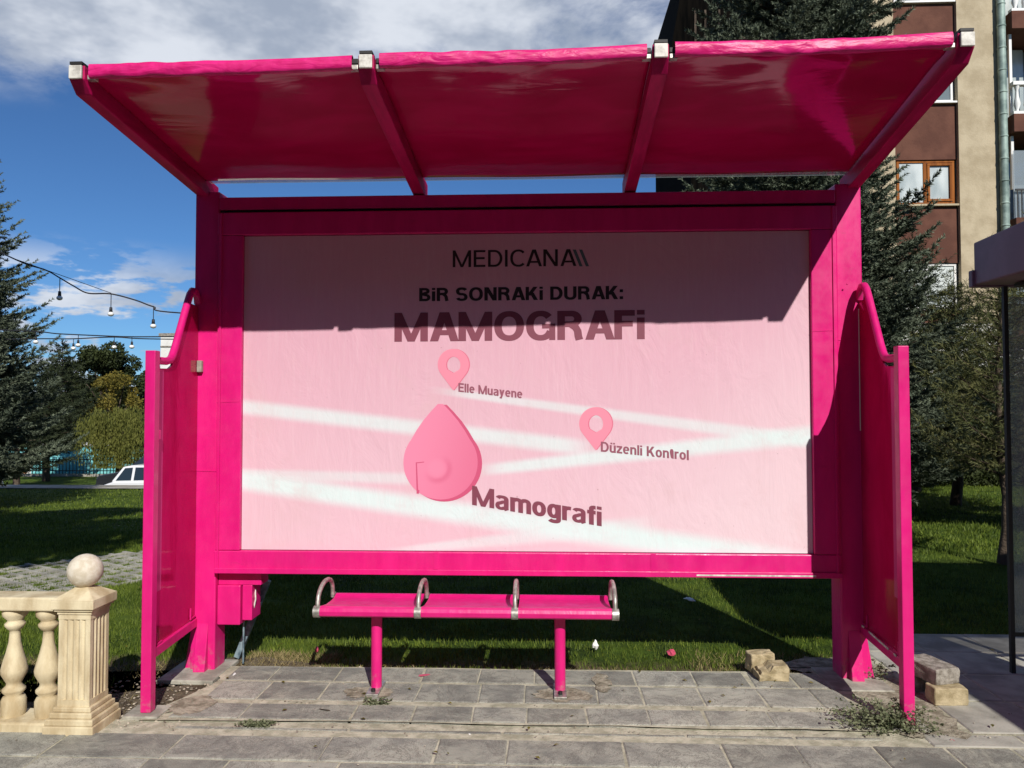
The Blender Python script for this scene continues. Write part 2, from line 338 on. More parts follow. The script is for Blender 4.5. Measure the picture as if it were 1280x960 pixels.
class MB:
    def __init__(s): s.v = []; s.f = []; s.sm = []
    def add(s, vs, fs, smooth=False):
        k = len(s.v); s.v += [tuple(v) for v in vs]; s.f += [tuple(i+k for i in f) for f in fs]; s.sm += [smooth]*len(fs); return s
    def box(s, lo, hi, rz=0, piv=None, rot=None):
        (x0, y0, z0), (x1, y1, z1) = lo, hi
        vs = [Vector(v) for v in ((x0, y0, z0), (x1, y0, z0), (x1, y1, z0), (x0, y1, z0), (x0, y0, z1), (x1, y0, z1), (x1, y1, z1), (x0, y1, z1))]
        if rz or rot:
            p = Vector(piv) if piv else Vector(((x0+x1)/2, (y0+y1)/2, (z0+z1)/2))
            mt = (Euler(rot) if rot else Euler((0, 0, rz))).to_matrix()
            vs = [p + mt @ (v-p) for v in vs]
        return s.add(vs, [(0, 3, 2, 1), (4, 5, 6, 7), (0, 1, 5, 4), (1, 2, 6, 5), (2, 3, 7, 6), (3, 0, 4, 7)])
    def beam(s, a, b, wd, ht, up=(0, 0, 1)):
        a, b = Vector(a), Vector(b); d = (b-a).normalized(); sd_ = d.cross(Vector(up)).normalized(); u = sd_.cross(d)
        vs = [p + sd_*sx*wd/2 + u*sz*ht/2 for p in (a, b) for sx, sz in ((-1, -1), (1, -1), (1, 1), (-1, 1))]
        return s.add(vs, [(0, 1, 2, 3)[::-1], (4, 5, 6, 7), (0, 1, 5, 4), (1, 2, 6, 5), (2, 3, 7, 6), (3, 0, 4, 7)])
    def prism(s, pts, axis, a, b):
        """pts 2D outline extruded along axis 0/1/2 from a to b"""
        n = len(pts)
        def mk(p, t): q = list(p); q.insert(axis, t); return q
        vs = [mk(p, a) for p in pts] + [mk(p, b) for p in pts]
        fs = [tuple(range(n))[::-1], tuple(range(n, 2*n))] + [(i, (i+1) % n, n+(i+1) % n, n+i) for i in range(n)]
        return s.add(vs, fs)
    def tube(s, path, r, n=10, cap=True, r2=None):
        path = [Vector(p) for p in path]; k = len(path); vs = []; fs = []
        u = None
        for i, p in enumerate(path):
            d = (path[min(i+1, k-1)] - path[max(i-1, 0)]).normalized()
            if u is None: u = d.cross(Vector((.31, .22, .93))).normalized()
            u = (u - d*u.dot(d)).normalized(); w_ = d.cross(u)
            rr = (r + ((r2-r)*i/(k-1))) if r2 is not None else (r[i] if hasattr(r, '__len__') else r)
            vs += [p + (u*math.cos(2*math.pi*j/n) + w_*math.sin(2*math.pi*j/n))*rr for j in range(n)]
        for i in range(k-1):
            for j in range(n): fs.append((i*n+j, i*n+(j+1) % n, (i+1)*n+(j+1) % n, (i+1)*n+j))
        s.add(vs, fs, True)
        if cap: s.add([vs[j] for j in range(n)], [tuple(range(n))[::-1]]); s.add([vs[(k-1)*n+j] for j in range(n)], [tuple(range(n))])
        return s
    def lathe(s, c, prof, n=20, smooth=True):
        vs = []; k = len(prof)
        for r, z in prof: vs += [(c[0]+r*math.cos(2*math.pi*j/n), c[1]+r*math.sin(2*math.pi*j/n), c[2]+z) for j in range(n)]
        fs = [(i*n+j, i*n+(j+1) % n, (i+1)*n+(j+1) % n, (i+1)*n+j) for i in range(k-1) for j in range(n)]
        return s.add(vs, fs, smooth)
    def build(s, name, m, parent=None, bevel=0, org=None):
        me = bpy.data.meshes.new(name); me.from_pydata([tuple(v) for v in s.v], [], s.f); me.validate()
        bm = bmesh.new(); bm.from_mesh(me); bmesh.ops.recalc_face_normals(bm, faces=bm.faces); bm.to_mesh(me); bm.free()
        if len(s.sm) == len(me.polygons): me.polygons.foreach_set('use_smooth', s.sm)
        o = link_mesh(name, me, m, parent, org=org)
        if bevel:
            b = o.modifiers.new('bevel', 'BEVEL'); b.width = bevel; b.segments = 2; b.limit_method = 'ANGLE'
        return o
def np_mesh(name, V, F, m, parent=None, smooth=False, org=None):
    V = np.asarray(V, np.float32); F = np.asarray(F, np.int32); k = F.shape[1]
    me = bpy.data.meshes.new(name); me.vertices.add(len(V)); me.vertices.foreach_set('co', V.ravel())
    me.loops.add(F.size); me.loops.foreach_set('vertex_index', F.ravel())
    me.polygons.add(len(F)); me.polygons.foreach_set('loop_start', np.arange(0, F.size, k, dtype=np.int32))
    me.update(calc_edges=True)
    return link_mesh(name, me, m, parent, smooth, org)
def box(name, m, parent, lo, hi, bevel=0, **k): return MB().box(lo, hi, **k).build(name, m, parent, bevel)
def struct(o): return tag(o, kind='structure')

# ------------------------------------------------------------------ terrain
def sst(t): t = np.clip(t, 0, 1); return t*t*(3-2*t)
def gz(x, y):
    x = np.asarray(x, float); y = np.asarray(y, float)
    a = sst((2-x)/5.)
    zl = -.035*np.clip(y-2, 0, 13.4) - 1.24*sst((y-15.5)/.4)
    return a*zl
xs = np.unique(np.concatenate([np.linspace(-400, -30, 14), np.linspace(-30, 24, 109), np.linspace(24, 400, 14)]))
ys = np.unique(np.concatenate([np.linspace(-.98, 14, 60), np.linspace(14, 17, 25), np.linspace(17, 60, 44), np.linspace(60, 900, 14)]))
def grid(name, xs, ys, zf, m, parent=None):
    X, Y = np.meshgrid(xs, ys); Z = zf(X, Y); nx, ny = len(xs), len(ys)
    V = np.stack([X.ravel(), Y.ravel(), np.broadcast_to(Z, X.shape).ravel()], 1)
    i = (np.arange(ny-1)[:, None]*nx + np.arange(nx-1)[None]).ravel()
    return np_mesh(name, V, np.stack([i, i+1, i+nx+1, i+nx], 1), m, parent, True)
struct(grid('ground', xs, ys, lambda x, y: gz(x, y) - .012 + .012*np.sin(x*1.7)*np.sin(y*1.3)*(y > .3), 'lawn'))
# street behind the photographer and its kerb
struct(grid('road', [-400, 400], [-400, -4.72], lambda x, y: 0*x - .13, 'asphalt'))
k_ = MB(); k_.box((-60, -4.72, -.15), (60, -4.58, 0)); struct(k_.build('kerb', 'conc', bevel=.01))
struct(grid('path', np.linspace(-60, -2, 40), np.linspace(14.2, 15.45, 4), lambda x, y: gz(x, y)+.015, 'path'))
struct(grid('lower_road', np.linspace(-90, -1, 50), np.linspace(16.2, 27, 3), lambda x, y: gz(x, y)+.012, 'asphalt'))
# ------------------------------------------------------------------ pavement of individual tiles
pav = struct(grid('pavement', [-9, 9], [-4.58, -.78], lambda x, y: 0*x+.013, 'mortar'))
def irregular(name, pts, z, m, jit=.02, sub=8):
    P = []
    for i in range(len(pts)):
        a, b = pts[i], pts[(i+1) % len(pts)]
        for k in range(sub):
            t = k/sub; P.append((a[0]+(b[0]-a[0])*t+random.uniform(-jit, jit), a[1]+(b[1]-a[1])*t+random.uniform(-jit, jit), z))
    return MB().add(P, [tuple(range(len(P)))]).build(name, m)
apron = struct(irregular('shelter_apron', [(-1.93, -.79), (-1.78, -.32), (-1.80, .02), (1.72, .02), (1.80, -.35), (1.86, -.79)], .0215, 'mortar', .018))
struct(irregular('dirt_patch', [(-9, -.80), (-9, -.60), (-2.6, -.52), (-2.2, -.30), (-1.95, .20), (-1.60, .22), (-1.2, .06), (-1.7, -.05), (-1.74, -.4), (-1.86, -.80)], .003, 'dirt', .03))
struct(irregular('gravel_patch', [(1.70, .04), (1.80, -.35), (1.80, -.84), (2.12, -.84), (2.18, -.3), (2.16, .10), (2.02, .30), (1.75, .35), (1.4, .12)], .019, 'grit', .03))
side = struct(grid('side_pavement', [2.10, 9], [-.79, .87], lambda x, y: 0*x+.015, 'mortar'))
def tile(parent, x0, x1, y0, y1, z, th=.016, m='paver', gap=.004, name='paving_tile', br=.003):
    jx = lambda s=.004: random.uniform(-s, s)
    x0 += gap+jx(.002); x1 -= gap+jx(.002); y0 += gap+jx(.002); y1 -= gap+jx(.002)
    tl = [z+th+random.uniform(-.002, .002) for _ in range(4)]
    c = [(x0+jx(), y0), (x1+jx(), y0), (x1+jx(), y1), (x0+jx(), y1)]
    b = .007; s = [(1, 1), (-1, 1), (-1, -1), (1, -1)]
    V = [(p[0], p[1], z-.01) for p in c] + [(p[0], p[1], t-b*.6) for p, t in zip(c, tl)] + [(p[0]+q[0]*b, p[1]+q[1]*b, t) for p, q, t in zip(c, s, tl)]
    F = [(8, 9, 10, 11)] + [(i, (i+1) % 4, 4+(i+1) % 4, 4+i) for i in range(4)] + [(4+i, 4+(i+1) % 4, 8+(i+1) % 4, 8+i) for i in range(4)]
    return MB().add(V, F).build(name, m, parent)
def clipx(y):  # left/right border of the apron
    return (-1.90 if y < -.5 else -1.78), (1.80 if y < -.4 else 1.74)
def run(parent, xa, xb, y0, y1, z, joints=None, wd=(.3, .34), **k):
    x = xa
    if joints:
        js = [xa] + [j for j in joints if xa < j < xb] + [xb]
    else:
        js = [xa]
        while js[-1] < xb-.15: js.append(min(xb, js[-1]+random.uniform(*wd)))
        js[-1] = xb
    for a, b in zip(js[:-1], js[1:]):
        if b-a > .06: tile(parent, a, b, y0, y1, z, **k)
J1 = [gnd(x, 845).x for x in (345, 425, 530, 600, 668, 790, 862, 925)] + [1.28, 1.52]
J2 = [gnd(x, 868).x for x in (265, 330, 405, 523, 600, 655, 745, 800, 872, 945, 1010)]
run(apron, -1.74, 1.70, -.235, .005, .010, J1)
run(apron, -1.76, 1.72, -.520, -.248, .010, J2)
J3 = [gnd(x, 900).x for x in (300, 440, 515, 590, 658, 733, 810, 880, 960, 1040)]
run(apron, -1.80, 1.78, -.772, -.572, .010, J3)
# narrow worn edging strip and lower pavement
run(pav, -1.72, 1.70, -.885, -.845, .006, None, (.5, .9), th=.010)
J4 = [gnd(x, 940).x for x in (60, 212, 406, 545, 634, 778, 902, 995, 1092, 1180, 1262)]
run(pav, -3.6, 3.4, -1.20, -.945, .002, J4)
y = -1.205
for r in range(9):
    run(pav, -4.0+random.uniform(-.3, 0), 3.8+random.uniform(-.2, .2), y-.285, y, .002, None, (.34, .52)); y -= .29
run(pav, -3.9, -2.45, -.94, -.79, .002, None, (.3, .5)) if False else None
for yy in (-.785, -.37, .05, .46):
    run(side, 2.16, 5.6, yy, yy+.405, .004, None, (.39, .43), m='slab')
run(side, 1.9, 5.6, -.94, -.80, .002, None, (.39, .46), m='slab')

for c_, rx, ry in (((.20, -.40), .17, .10), ((-.86, -.40), .14, .09), ((-1.75, -.62), .12, .13), ((.42, -.20), .05, .16)):
    struct(irregular('mortar_patch', [(c_[0]+rx*math.cos(a), c_[1]+ry*math.sin(a)) for a in np.linspace(0, 6.283, 9)[:-1]], random.uniform(.0284, .0290), 'grit', .018, 4))
# ------------------------------------------------------------------ grass (nobody could count it)
def blades(name, n, area, h, wd, m, keep=None, lean=.35, hgt=None):
    (x0, x1), (y0, y1) = area
    P = np.stack([RNG.uniform(x0, x1, n), RNG.uniform(y0, y1, n)], 1)
    if keep is not None: P = P[keep(P[:, 0], P[:, 1])]
    n = len(P); z = gz(P[:, 0], P[:, 1]) - .012
    a = RNG.uniform(0, 2*np.pi, n); hh = h*RNG.uniform(.45, 1.25, n); la = RNG.uniform(0, 2*np.pi, n)
    w2 = wd*RNG.uniform(.6, 1.2, n)
    B = np.stack([P[:, 0], P[:, 1], z], 1); dx_ = np.stack([np.cos(a), np.sin(a), 0*a], 1)*w2[:, None]
    T = B + np.stack([np.cos(la)*lean*hh, np.sin(la)*lean*hh, hh], 1)
    V = np.stack([B-dx_, B+dx_, T], 1).reshape(-1, 3)
    return V
def clumpy(x, y, s=1.0):
    return np.sin(x*9.1*s+1.3*np.sin(y*7*s))*np.sin(y*11.3*s+1.7*np.cos(x*6*s))
def edge(x): return .03+.05*np.sin(x*5.3)+.03*np.sin(x*13.1)
vs = []
k1 = lambda x, y: (y > edge(x)+.02+.12*((x < -1.35) | (x > 1.45))) & ((clumpy(x, y) > -.55) | (RNG.uniform(0, 1, len(x)) > .5)) & ~((x > 2.05) & (y < .89)) & ~((x < -1.45) & (y < .30)) & (RNG.uniform(0, 1, len(x)) < 1/(1+.10*(np.maximum(y, 0))**2))
vs.append(blades('', 210000, ((-4.5, 6.5), (0, 6.5)), .038, .0035, '', k1))
k2 = lambda x, y: (y > -.50+.12*np.sin(x*4)) & ~((x > -1.9)) & (clumpy(x, y) > -.6) & ~((x > -2.35) & (y < .1))
vs.append(blades('', 50000, ((-6.5, -1.9), (-.7, 3)), .036, .0035, '', k2))
kp = lambda x, y: (x < -2.4) & (RNG.uniform(0, 1, len(x)) < .9) & (clumpy(x, y) > -.7)
vs.append(blades('', 60000, ((-7, -2.4), (.6, 6.0)), .030, .005, '', kp))
k3 = lambda x, y: (y > 4) & (RNG.uniform(0, 1, len(x)) < 1/(1+.012*y*y)) & ~((x > -3) & (x < 1.5))
vs.append(blades('', 210000, ((-16, 13), (4, 14.1)), .05, .009, '', k3))
Vg = np.concatenate(vs); tag(np_mesh('grass', Vg, np.arange(len(Vg)).reshape(-1, 3), 'grass'), 'short green lawn grass growing behind and around the pink shelter', 'grass', kind='stuff')
kd = lambda x, y: (((x < -1.2) & (x > -1.8) & (y > .02) & (y < .35)) | (np.abs(y-edge(x)) < .05) & (RNG.uniform(0, 1, len(x)) < .45) | ((x > 1.0) & (x < 1.9) & (y > 0) & (y < .45) & (RNG.uniform(0, 1, len(x)) < .3)) | ((x < -1.9) & (x > -3.4) & (y > -.7) & (y < .1) & (RNG.uniform(0, 1, len(x)) < .10)))
Vd = blades('', 60000, ((-3.4, 2.0), (-.7, .5)), .035, .003, '', kd, .9)
tag(np_mesh('dry_grass', Vd, np.arange(len(Vd)).reshape(-1, 3), 'drygrass'), 'straw coloured dry grass along the pavement edge beside the posts', 'dry grass', kind='stuff')
# pebbles
def pebbles(n, fn, smin, smax):
    V = []; Fc = []
    ico = [(0, 0, 1), (.9, 0, .3), (.28, .85, .3), (-.72, .53, .3), (-.72, -.53, .3), (.28, -.85, .3), (0, 0, -.4)]
    fc = [(0, 1, 2), (0, 2, 3), (0, 3, 4), (0, 4, 5), (0, 5, 1), (6, 2, 1), (6, 3, 2), (6, 4, 3), (6, 5, 4), (6, 1, 5)]
    for _ in range(n):
        x, y_ = fn(); s = random.uniform(smin, smax)**1; a = random.uniform(0, 6.28); sx, sy, sz = s*random.uniform(.7, 1.4), s*random.uniform(.6, 1.1), s*random.uniform(.4, .8)
        k = len(V)
        for p in ico: V.append((x+(p[0]*math.cos(a)-p[1]*math.sin(a))*sx, y_+(p[0]*math.sin(a)+p[1]*math.cos(a))*sy, .008+p[2]*sz))
        Fc += [tuple(i+k for i in f) for f in fc]
    return V, Fc
def fl(): 
    u = random.random()
    if u < .55: return random.uniform(-2.35, -1.72), random.uniform(-.80, -.15)
    return random.gauss(-2.0, .05), random.gauss(-.74, .06)
V1, F1 = pebbles(420, fl, .004, .016)
tag(np_mesh('gravel', V1, F1, 'gravel'), 'small stones and rubble in the dirt by the left front post', 'gravel', kind='stuff')
def fr_(): return random.uniform(1.72, 2.15), random.uniform(-.83, .28)
V2, F2 = pebbles(620, fr_, .004, .014)
tag(np_mesh('gravel', V2, F2, 'gravel'), 'crumbled grit and pebbles around the right hand posts', 'gravel', kind='stuff')
def fe_(): 
    x = random.uniform(-1.75, 1.7); return x, .02+random.gauss(0, .014)
V3, F3 = pebbles(200, fe_, .003, .012)
tag(np_mesh('gravel', V3, F3, 'gravel'), 'loose crumbs of stone along the back edge of the tiles', 'gravel', kind='stuff')

def fp_(): return random.uniform(-3.2, 2.9), random.choice((random.uniform(-1.6, -.02), random.gauss(-.86, .03), random.gauss(-.55, .02)))
V4, F4 = pebbles(330, fp_, .002, .007); V4 = [(v[0], v[1], v[2]+.016) for v in V4]
tag(np_mesh('crumbs', V4, F4, 'gravel'), 'tiny stone crumbs scattered over the pavement tiles', 'gravel', kind='stuff')
LV = []
for _ in range(150):
    x, y_ = random.uniform(-3.5, 3.2), random.uniform(-1.3, 3.0); z_ = (.032 if y_ < 0 else .03)+float(gz(x, y_)); a = random.uniform(0, 6.28); l = random.uniform(.008, .020)
    c_, s_ = math.cos(a)*l, math.sin(a)*l
    LV += [(x-c_, y_-s_, z_), (x+s_*.5, y_-c_*.5, z_+.006), (x+c_, y_+s_, z_+.002), (x-s_*.5, y_+c_*.5, z_+.004)]
tag(np_mesh('dead_leaves', LV, np.arange(len(LV)).reshape(-1, 4), 'autumn'), 'small dead leaves lying on the tiles and the grass', 'leaves', kind='stuff')
# ------------------------------------------------------------------ the pink shelter
S = thing('bus_shelter', 'bus shelter wrapped in glossy magenta film with a pink clinic poster under its roof', 'bus shelter')
RB = lambda x: 3.0286 + (x+1.9977)/3.915*.0667      # beam underside height at the tips
def zr(x, y): return 2.905 + (RB(x)-2.905)*(-.05-y)/1.3227
for sx, xa, xb in ((-1, -2.015, -1.865), (1, 1.812, 1.962)):
    box('post', 'pink', S, (xa, -.075, 0.012), (xb, .075, 2.90), .008)
    xm = (xa+xb)/2
    g = MB().prism([(-.077, .012), (-.125, .012), (-.125, .03), (-.077, .30)], 0, xm-.035, xm+.035); g.build('gusset', 'pink', S, .004)
    g = MB().prism([(xa, .012), (xa-.045 if sx < 0 else xa, .012), (xa, .30)], 1, -.05, .05) if sx < 0 else MB().prism([(xb, .012), (xb+.045, .012), (xb, .30)], 1, -.05, .05)
    g.build('gusset', 'pink', S, .003)
    box('foot_plate', 'conc', S, (xa-.11, -.26, -.02), (xb+.07, .12, .026 if sx < 0 else .0262), .006)
# frame of the light box
for n_, lo, hi in (('frame_rail', (-1.865, -.10, .600), (1.812, .10, .735)), ('frame_rail', (-1.865, -.10, 2.628), (1.812, .10, 2.765)),
                   ('frame_stile', (-1.862, -.098, .737), (-1.712, .098, 2.626)), ('frame_stile', (1.660, -.098, .737), (1.809, .098, 2.626))):
    box(n_, 'pink', S, lo, hi, .005)
box('header_beam', 'pink', S, (-1.863, -.085, 2.785), (1.810, .085, 2.862), .005)
box('header_joint', 'black', S, (-1.86, -.07, 2.7655), (1.808, .07, 2.7845))
box('back_panel', 'mauve', S, (-1.71, .0, .737), (1.659, .09, 2.626))
# shadow groove lines on stiles
for x in (-1.842, 1.788): box('trim_strip', 'pink', S, (x-.006, -.107, .605), (x+.006, -.098, 2.76), .002)
# bottom lip
box('trim_strip', 'pink', S, (-1.86, -.112, .603), (1.81, -.1005, .635), .003)
for x0_, x1_, z in ((1.661, 1.786, 2.03), (1.814, 1.96, 1.98), (-1.86, -1.72, 1.62), (-2.013, -1.868, 1.21), (1.661, 1.786, 1.24)):
    yb_ = -.0765 if abs(x0_) > 1.8 and (x0_ > 1.8 or x0_ < -1.9) else -.0985
    MB().beam((x0_, yb_, z), (x1_, yb_, z+random.uniform(-.008, .008)), .003, .007).build('wrap_seam', 'pink', S)
for xs_, w_, yb_ in ((-.55, .004, -.1012), (.72, .004, -.1012)):
    MB().box((xs_, yb_-.0008, .636), (xs_+.03, yb_+.001, .734)).build('wrap_seam', 'pink', S)
# poster sheet (slightly wavy paper)
gx = np.linspace(-1.7105, 1.6585, 90); gzz = np.linspace(.7385, 2.6245, 50)
GX, GZ = np.meshgrid(gx, gzz)
GYv = -.070 + .0003*np.sin(GX*3.1+GZ*2)+.0002*np.sin(GX*7.7-GZ*1.3)
GYv = GYv - .004*np.clip((.78-GZ)/.05, 0, 1)*np.sin(GX*9)**2*0
i_ = (np.arange(49)[:, None]*90+np.arange(89)[None]).ravel()
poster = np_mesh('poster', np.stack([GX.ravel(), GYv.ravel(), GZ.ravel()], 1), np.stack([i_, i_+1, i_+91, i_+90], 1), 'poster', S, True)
poster['label'] = 'pale pink clinic poster with white roads, map pins and drop'
# lettering -------------------------------------------------------
PY = -.0712
def glyph(ch, t, X=.74):
    """strokes of one letter, capital height 1, stem t: (advance, [polygons])"""
    P = []; h = t/2; th = t*.86
    def rect(x0, y0, x1, y1): P.append([(x0, y0), (x1, y0), (x1, y1), (x0, y1)])
    def para(a, b, w_): P.append([(a[0]-w_/2, a[1]), (a[0]+w_/2, a[1]), (b[0]+w_/2, b[1]), (b[0]-w_/2, b[1])])
    def strip(pts, tt=t):
        n = len(pts); L = []; Rr = []
        for i, p in enumerate(pts):
            a = pts[max(i-1, 0)]; b = pts[min(i+1, n-1)]; dx_, dy_ = b[0]-a[0], b[1]-a[1]; l = math.hypot(dx_, dy_) or 1
            k = (tt if not callable(tt) else tt(dx_/l, dy_/l))/2
            L.append((p[0]-dy_/l*k, p[1]+dx_/l*k)); Rr.append((p[0]+dy_/l*k, p[1]-dx_/l*k))
        for i in range(n-1): P.append([L[i], Rr[i], Rr[i+1], L[i+1]])
    mod = lambda dx_, dy_: t*abs(dy_)**1.5+th*(1-abs(dy_)**1.5)
    def arc(cx, cy, rx, ry, a0, a1, n=20, e=2.25):
        out = []
        for i in range(n+1):
            a = math.radians(a0+(a1-a0)*i/n); c, s_ = math.cos(a), math.sin(a)
            out.append((cx+rx*math.copysign(abs(c)**(2/e), c), cy+ry*math.copysign(abs(s_)**(2/e), s_)))
        return out
    if ch == ' ': return .28, []
    if ch == 'M':
        w_ = 1.0; rect(0, 0, t, 1); rect(w_-t, 0, w_, 1); para((w_/2, 0), (t*.5, 1), t*.95); para((w_/2, 0), (w_-t*.5, 1), t*.95)
    elif ch == 'N': w_ = .78; rect(0, 0, t, 1); rect(w_-t, 0, w_, 1); para((w_-t*.62, 0), (t*.62, 1), t*1.2)
    elif ch == 'A': w_ = .86; para((t*.55, 0), (w_/2-.02, 1), t*1.1); para((w_-t*.55, 0), (w_/2+.02, 1), t*1.1); rect(w_*.24, .21, w_*.76, .21+th*.9)
    elif ch == 'E': w_ = .64; rect(0, 0, t, 1); [rect(t, y_, w_-(.04 if q == 1 else 0), y_+th) for q, y_ in enumerate((0, .5-th/2+.02, 1-th))]
    elif ch == 'F': w_ = .60; rect(0, 0, t, 1); rect(t, 1-th, w_, 1); rect(t, .44, w_-.06, .44+th)
    elif ch == 'I': w_ = t; rect(0, 0, t, 1)
    elif ch == 'i': w_ = t; rect(0, 0, t, .74); rect(0, .84, t, 1.0)
    elif ch == 'l': w_ = t; rect(0, 0, t, 1)
    elif ch == ':': w_ = t; rect(0, 0, t, t); rect(0, .52, t, .52+t)
    elif ch == 'O': w_ = .88; strip(arc(w_/2, .5, w_/2-h, .515-th/2, 0, 360, 36), mod)
    elif ch == 'C': w_ = .82; strip(arc(.44, .5, .44-h, .515-th/2, 42, 318, 30), mod)
    elif ch == 'G': w_ = .86; strip(arc(.43, .5, .43-h, .515-th/2, 42, 335, 32), mod); rect(.47, .40, w_, .40+th*.85); rect(w_-t*.8, 0, w_, .40)
    elif ch == 'D': w_ = .78; rect(0, 0, t, 1); strip([(t, 1-th/2)]+arc(.36, .5, w_-.36-h, .5-th/2, 90, -90, 20, 2)+[(t, th/2)], mod)
    elif ch == 'U': w_ = .78; strip([(h, 1), (h, .38)]+arc(w_/2, .34, w_/2-h, .35-th/2, 180, 360, 18)+[(w_-h, .38), (w_-h, 1)], mod)
    elif ch == 'B':
        w_ = .72; rect(0, 0, t, 1); strip([(t, 1-th/2)]+arc(.40, .765, .27-h, .235-th/2, 90, -90, 12, 2)+[(t, .53)], mod); strip([(t, .53)]+arc(.42, .275, w_-.42-h, .275-th/2, 90, -90, 12, 2)+[(t, th/2)], mod)
    elif ch == 'R':
        w_ = .76; rect(0, 0, t, 1); strip([(t, 1-th/2)]+arc(.42, .72, .30-h, .28-th/2, 90, -90, 14, 2)+[(t, .44+th/2)], mod); strip([(.40, .44+th/2), (.54, .42), (w_-h-.05, .30), (w_-h-.03, .12), (w_-h, 0)], t)
    elif ch == 'K': w_ = .78; rect(0, 0, t, 1); para((t*.9, .34), (w_-t*.75, 1), t*1.25); para((w_-t*.62, 0), (t*1.75, .56), t*1.25)
    elif ch == 'S':
        w_ = .74; strip(arc(w_/2, .735, w_/2-h, .28-th/2, 20, 180, 14)+arc(w_/2-.0, .72, w_/2-h, .22, 200, 262, 5)+arc(w_/2, .27, w_/2-h, .23, 82, 0, 8)+arc(w_/2, .265, w_/2-h, .28-th/2, -5, -168, 14), mod)
    elif ch in 'oe':
        w_ = .62
        if ch == 'o': strip(arc(w_/2, X/2, w_/2-h, X/2+.012-th/2, 0, 360, 28), mod)
        else: strip(arc(w_/2, X/2, w_/2-h, X/2+.012-th/2, 2, 318, 26), mod); rect(h, X/2-.05, w_-h*.6, X/2-.05+th*.75)
    elif ch in 'u\u00fc':
        w_ = .60; strip([(h, X), (h, .26)]+arc(w_/2-.02, .24, w_/2-.02-h, .25-th/2, 180, 330, 12), mod); rect(w_-t, 0, w_, X)
        if ch != 'u': rect(.08, .84, .08+t*.9, .99); rect(w_-.08-t*.9, .84, w_-.08, .99)
    elif ch == 'n': w_ = .60; rect(0, 0, t, X); strip(arc(w_/2+.02, X-.25, w_/2-.02-h, .26-th/2, 150, 0, 12)+[(w_-h, 0)], mod)
    elif ch == 'm':
        w_ = .94; rect(0, 0, t, X); c = (w_)/2; strip(arc((h+c)/2+.02, X-.23, (c-h)/2-.02, .24-th/2, 150, 0, 10)+[(c, 0)], mod); strip(arc((c+w_-h)/2+.02, X-.23, (w_-h-c)/2-.02, .24-th/2, 150, 0, 10)+[(w_-h, 0)], mod)
    elif ch == 'a':
        tb = th*.80; w_ = .62
        strip(arc(.30, X-.20, .30-h, .205-tb/2, 165, 0, 14)+[(w_-h-.02, .30), (w_-h-.02, .06), (w_-h+.01, 0)], lambda dx_, dy_: t*abs(dy_)+tb*(1-abs(dy_)))
        strip([(w_-h-.04, .43), (.33, .405)]+arc(.255, .205, .255-h*.9, .205-tb/2+.01, 100, 305, 16)+[(w_-h-.05, .13)], lambda dx_, dy_: t*.9*abs(dy_)+tb*(1-abs(dy_)))
    elif ch == 'y':
        w_ = .60; para((w_*.5-.01, .02), (t*.55, X), t*1.1); para((w_*.28, -.26), (w_-t*.55, X), t*1.1); rect(.03, -.26, w_*.28, -.26+th*.9)
    elif ch == 'g': w_ = .62; strip(arc(.29, X/2+.01, .29-h, X/2-th/2, 0, 360, 26), mod); strip([(w_-h, X), (w_-h, -.02)]+arc(.31, -.04, .31-h, .20-th/2, 0, -160, 12), mod)
    elif ch == 'r': w_ = .40; rect(0, 0, t, X); strip(arc(.36, X-.26, .36-h, .27-th/2, 175, 95, 8)+[(.40, X-th/2)], mod)
    elif ch == 'f': w_ = .38; strip([(.08+h, 0), (.08+h, .80)]+arc(.08+h+.14, .82, .14, .18-th/2, 180, 95, 8)+[(w_, 1-th/2)], mod); rect(0, X-th, w_, X)
    elif ch == 't': w_ = .37; strip([(.08+h, .94), (.08+h, .22)]+arc(.08+h+.12, .18, .12, .18-th/2, 180, 265, 8)+[(w_, th/2)], mod); rect(0, X-th, w_, X)
    elif ch == 'z': w_ = .54; rect(0, 0, w_, th); rect(0, X-th, w_, X); para((t*.62, th), (w_-t*.62, X-th), t*1.2)
    else: w_ = .5
    return w_, P
def letter(s, p0, p1, hpx, m, t, gap=.10):
    a, b = atY(*p0, PY), atY(*p1, PY); h = abs(atY(p0[0], p0[1], PY).z - atY(p0[0], p0[1]-hpx, PY).z)
    x = 0; L = []
    for c in s:
        w_, P = glyph(c, t)
        if P: L.append([[(q[0]+x, q[1]) for q in p] for p in P])
        x += w_+gap-(.07 if c in 'A' else 0)-(.10 if c == 'C' else 0)
    x -= gap; ux = (b.x-a.x)/x; uz = (b.z-a.z)/x
    for P in L:
        # union of the strokes: one flat outline per letter
        vs, fs = [], []
        for p in P:
            ar = sum(p[i][0]*p[(i+1) % 4][1]-p[(i+1) % 4][0]*p[i][1] for i in range(4))
            if abs(ar) < 1e-7: continue
            if ar < 0: p = p[::-1]
            fs.append(list(range(len(vs), len(vs)+4))); vs += [Vector(q) for q in p]
        V, E_, F, _, _, of = geometry.delaunay_2d_cdt(vs, [], fs, 0, 1e-5)
        keep = [f for f, o_ in zip(F, of) if o_]
        used = sorted({v for f in keep for v in f}); ix = {v: k for k, v in enumerate(used)}
        MB().add([(a.x+V[v][0]*ux, PY, a.z+V[v][0]*uz+V[v][1]*h) for v in used], [tuple(ix[v] for v in f) for f in keep]).build('letter', m, poster)
letter('MEDICANA', (566, 334), (719, 332.5), 21, 'ink', .145, .14)
letter('BiR SONRAKi DURAK:', (524, 376.5), (779, 374), 16.5, 'ink', .215, .09)
letter('MAMOGRAFi', (493, 427), (806, 424), 36, 'inkplum', .225, .06)
letter('Elle Muayene', (573, 489.5), (653, 498), 11, 'inkrose', .20, .08)
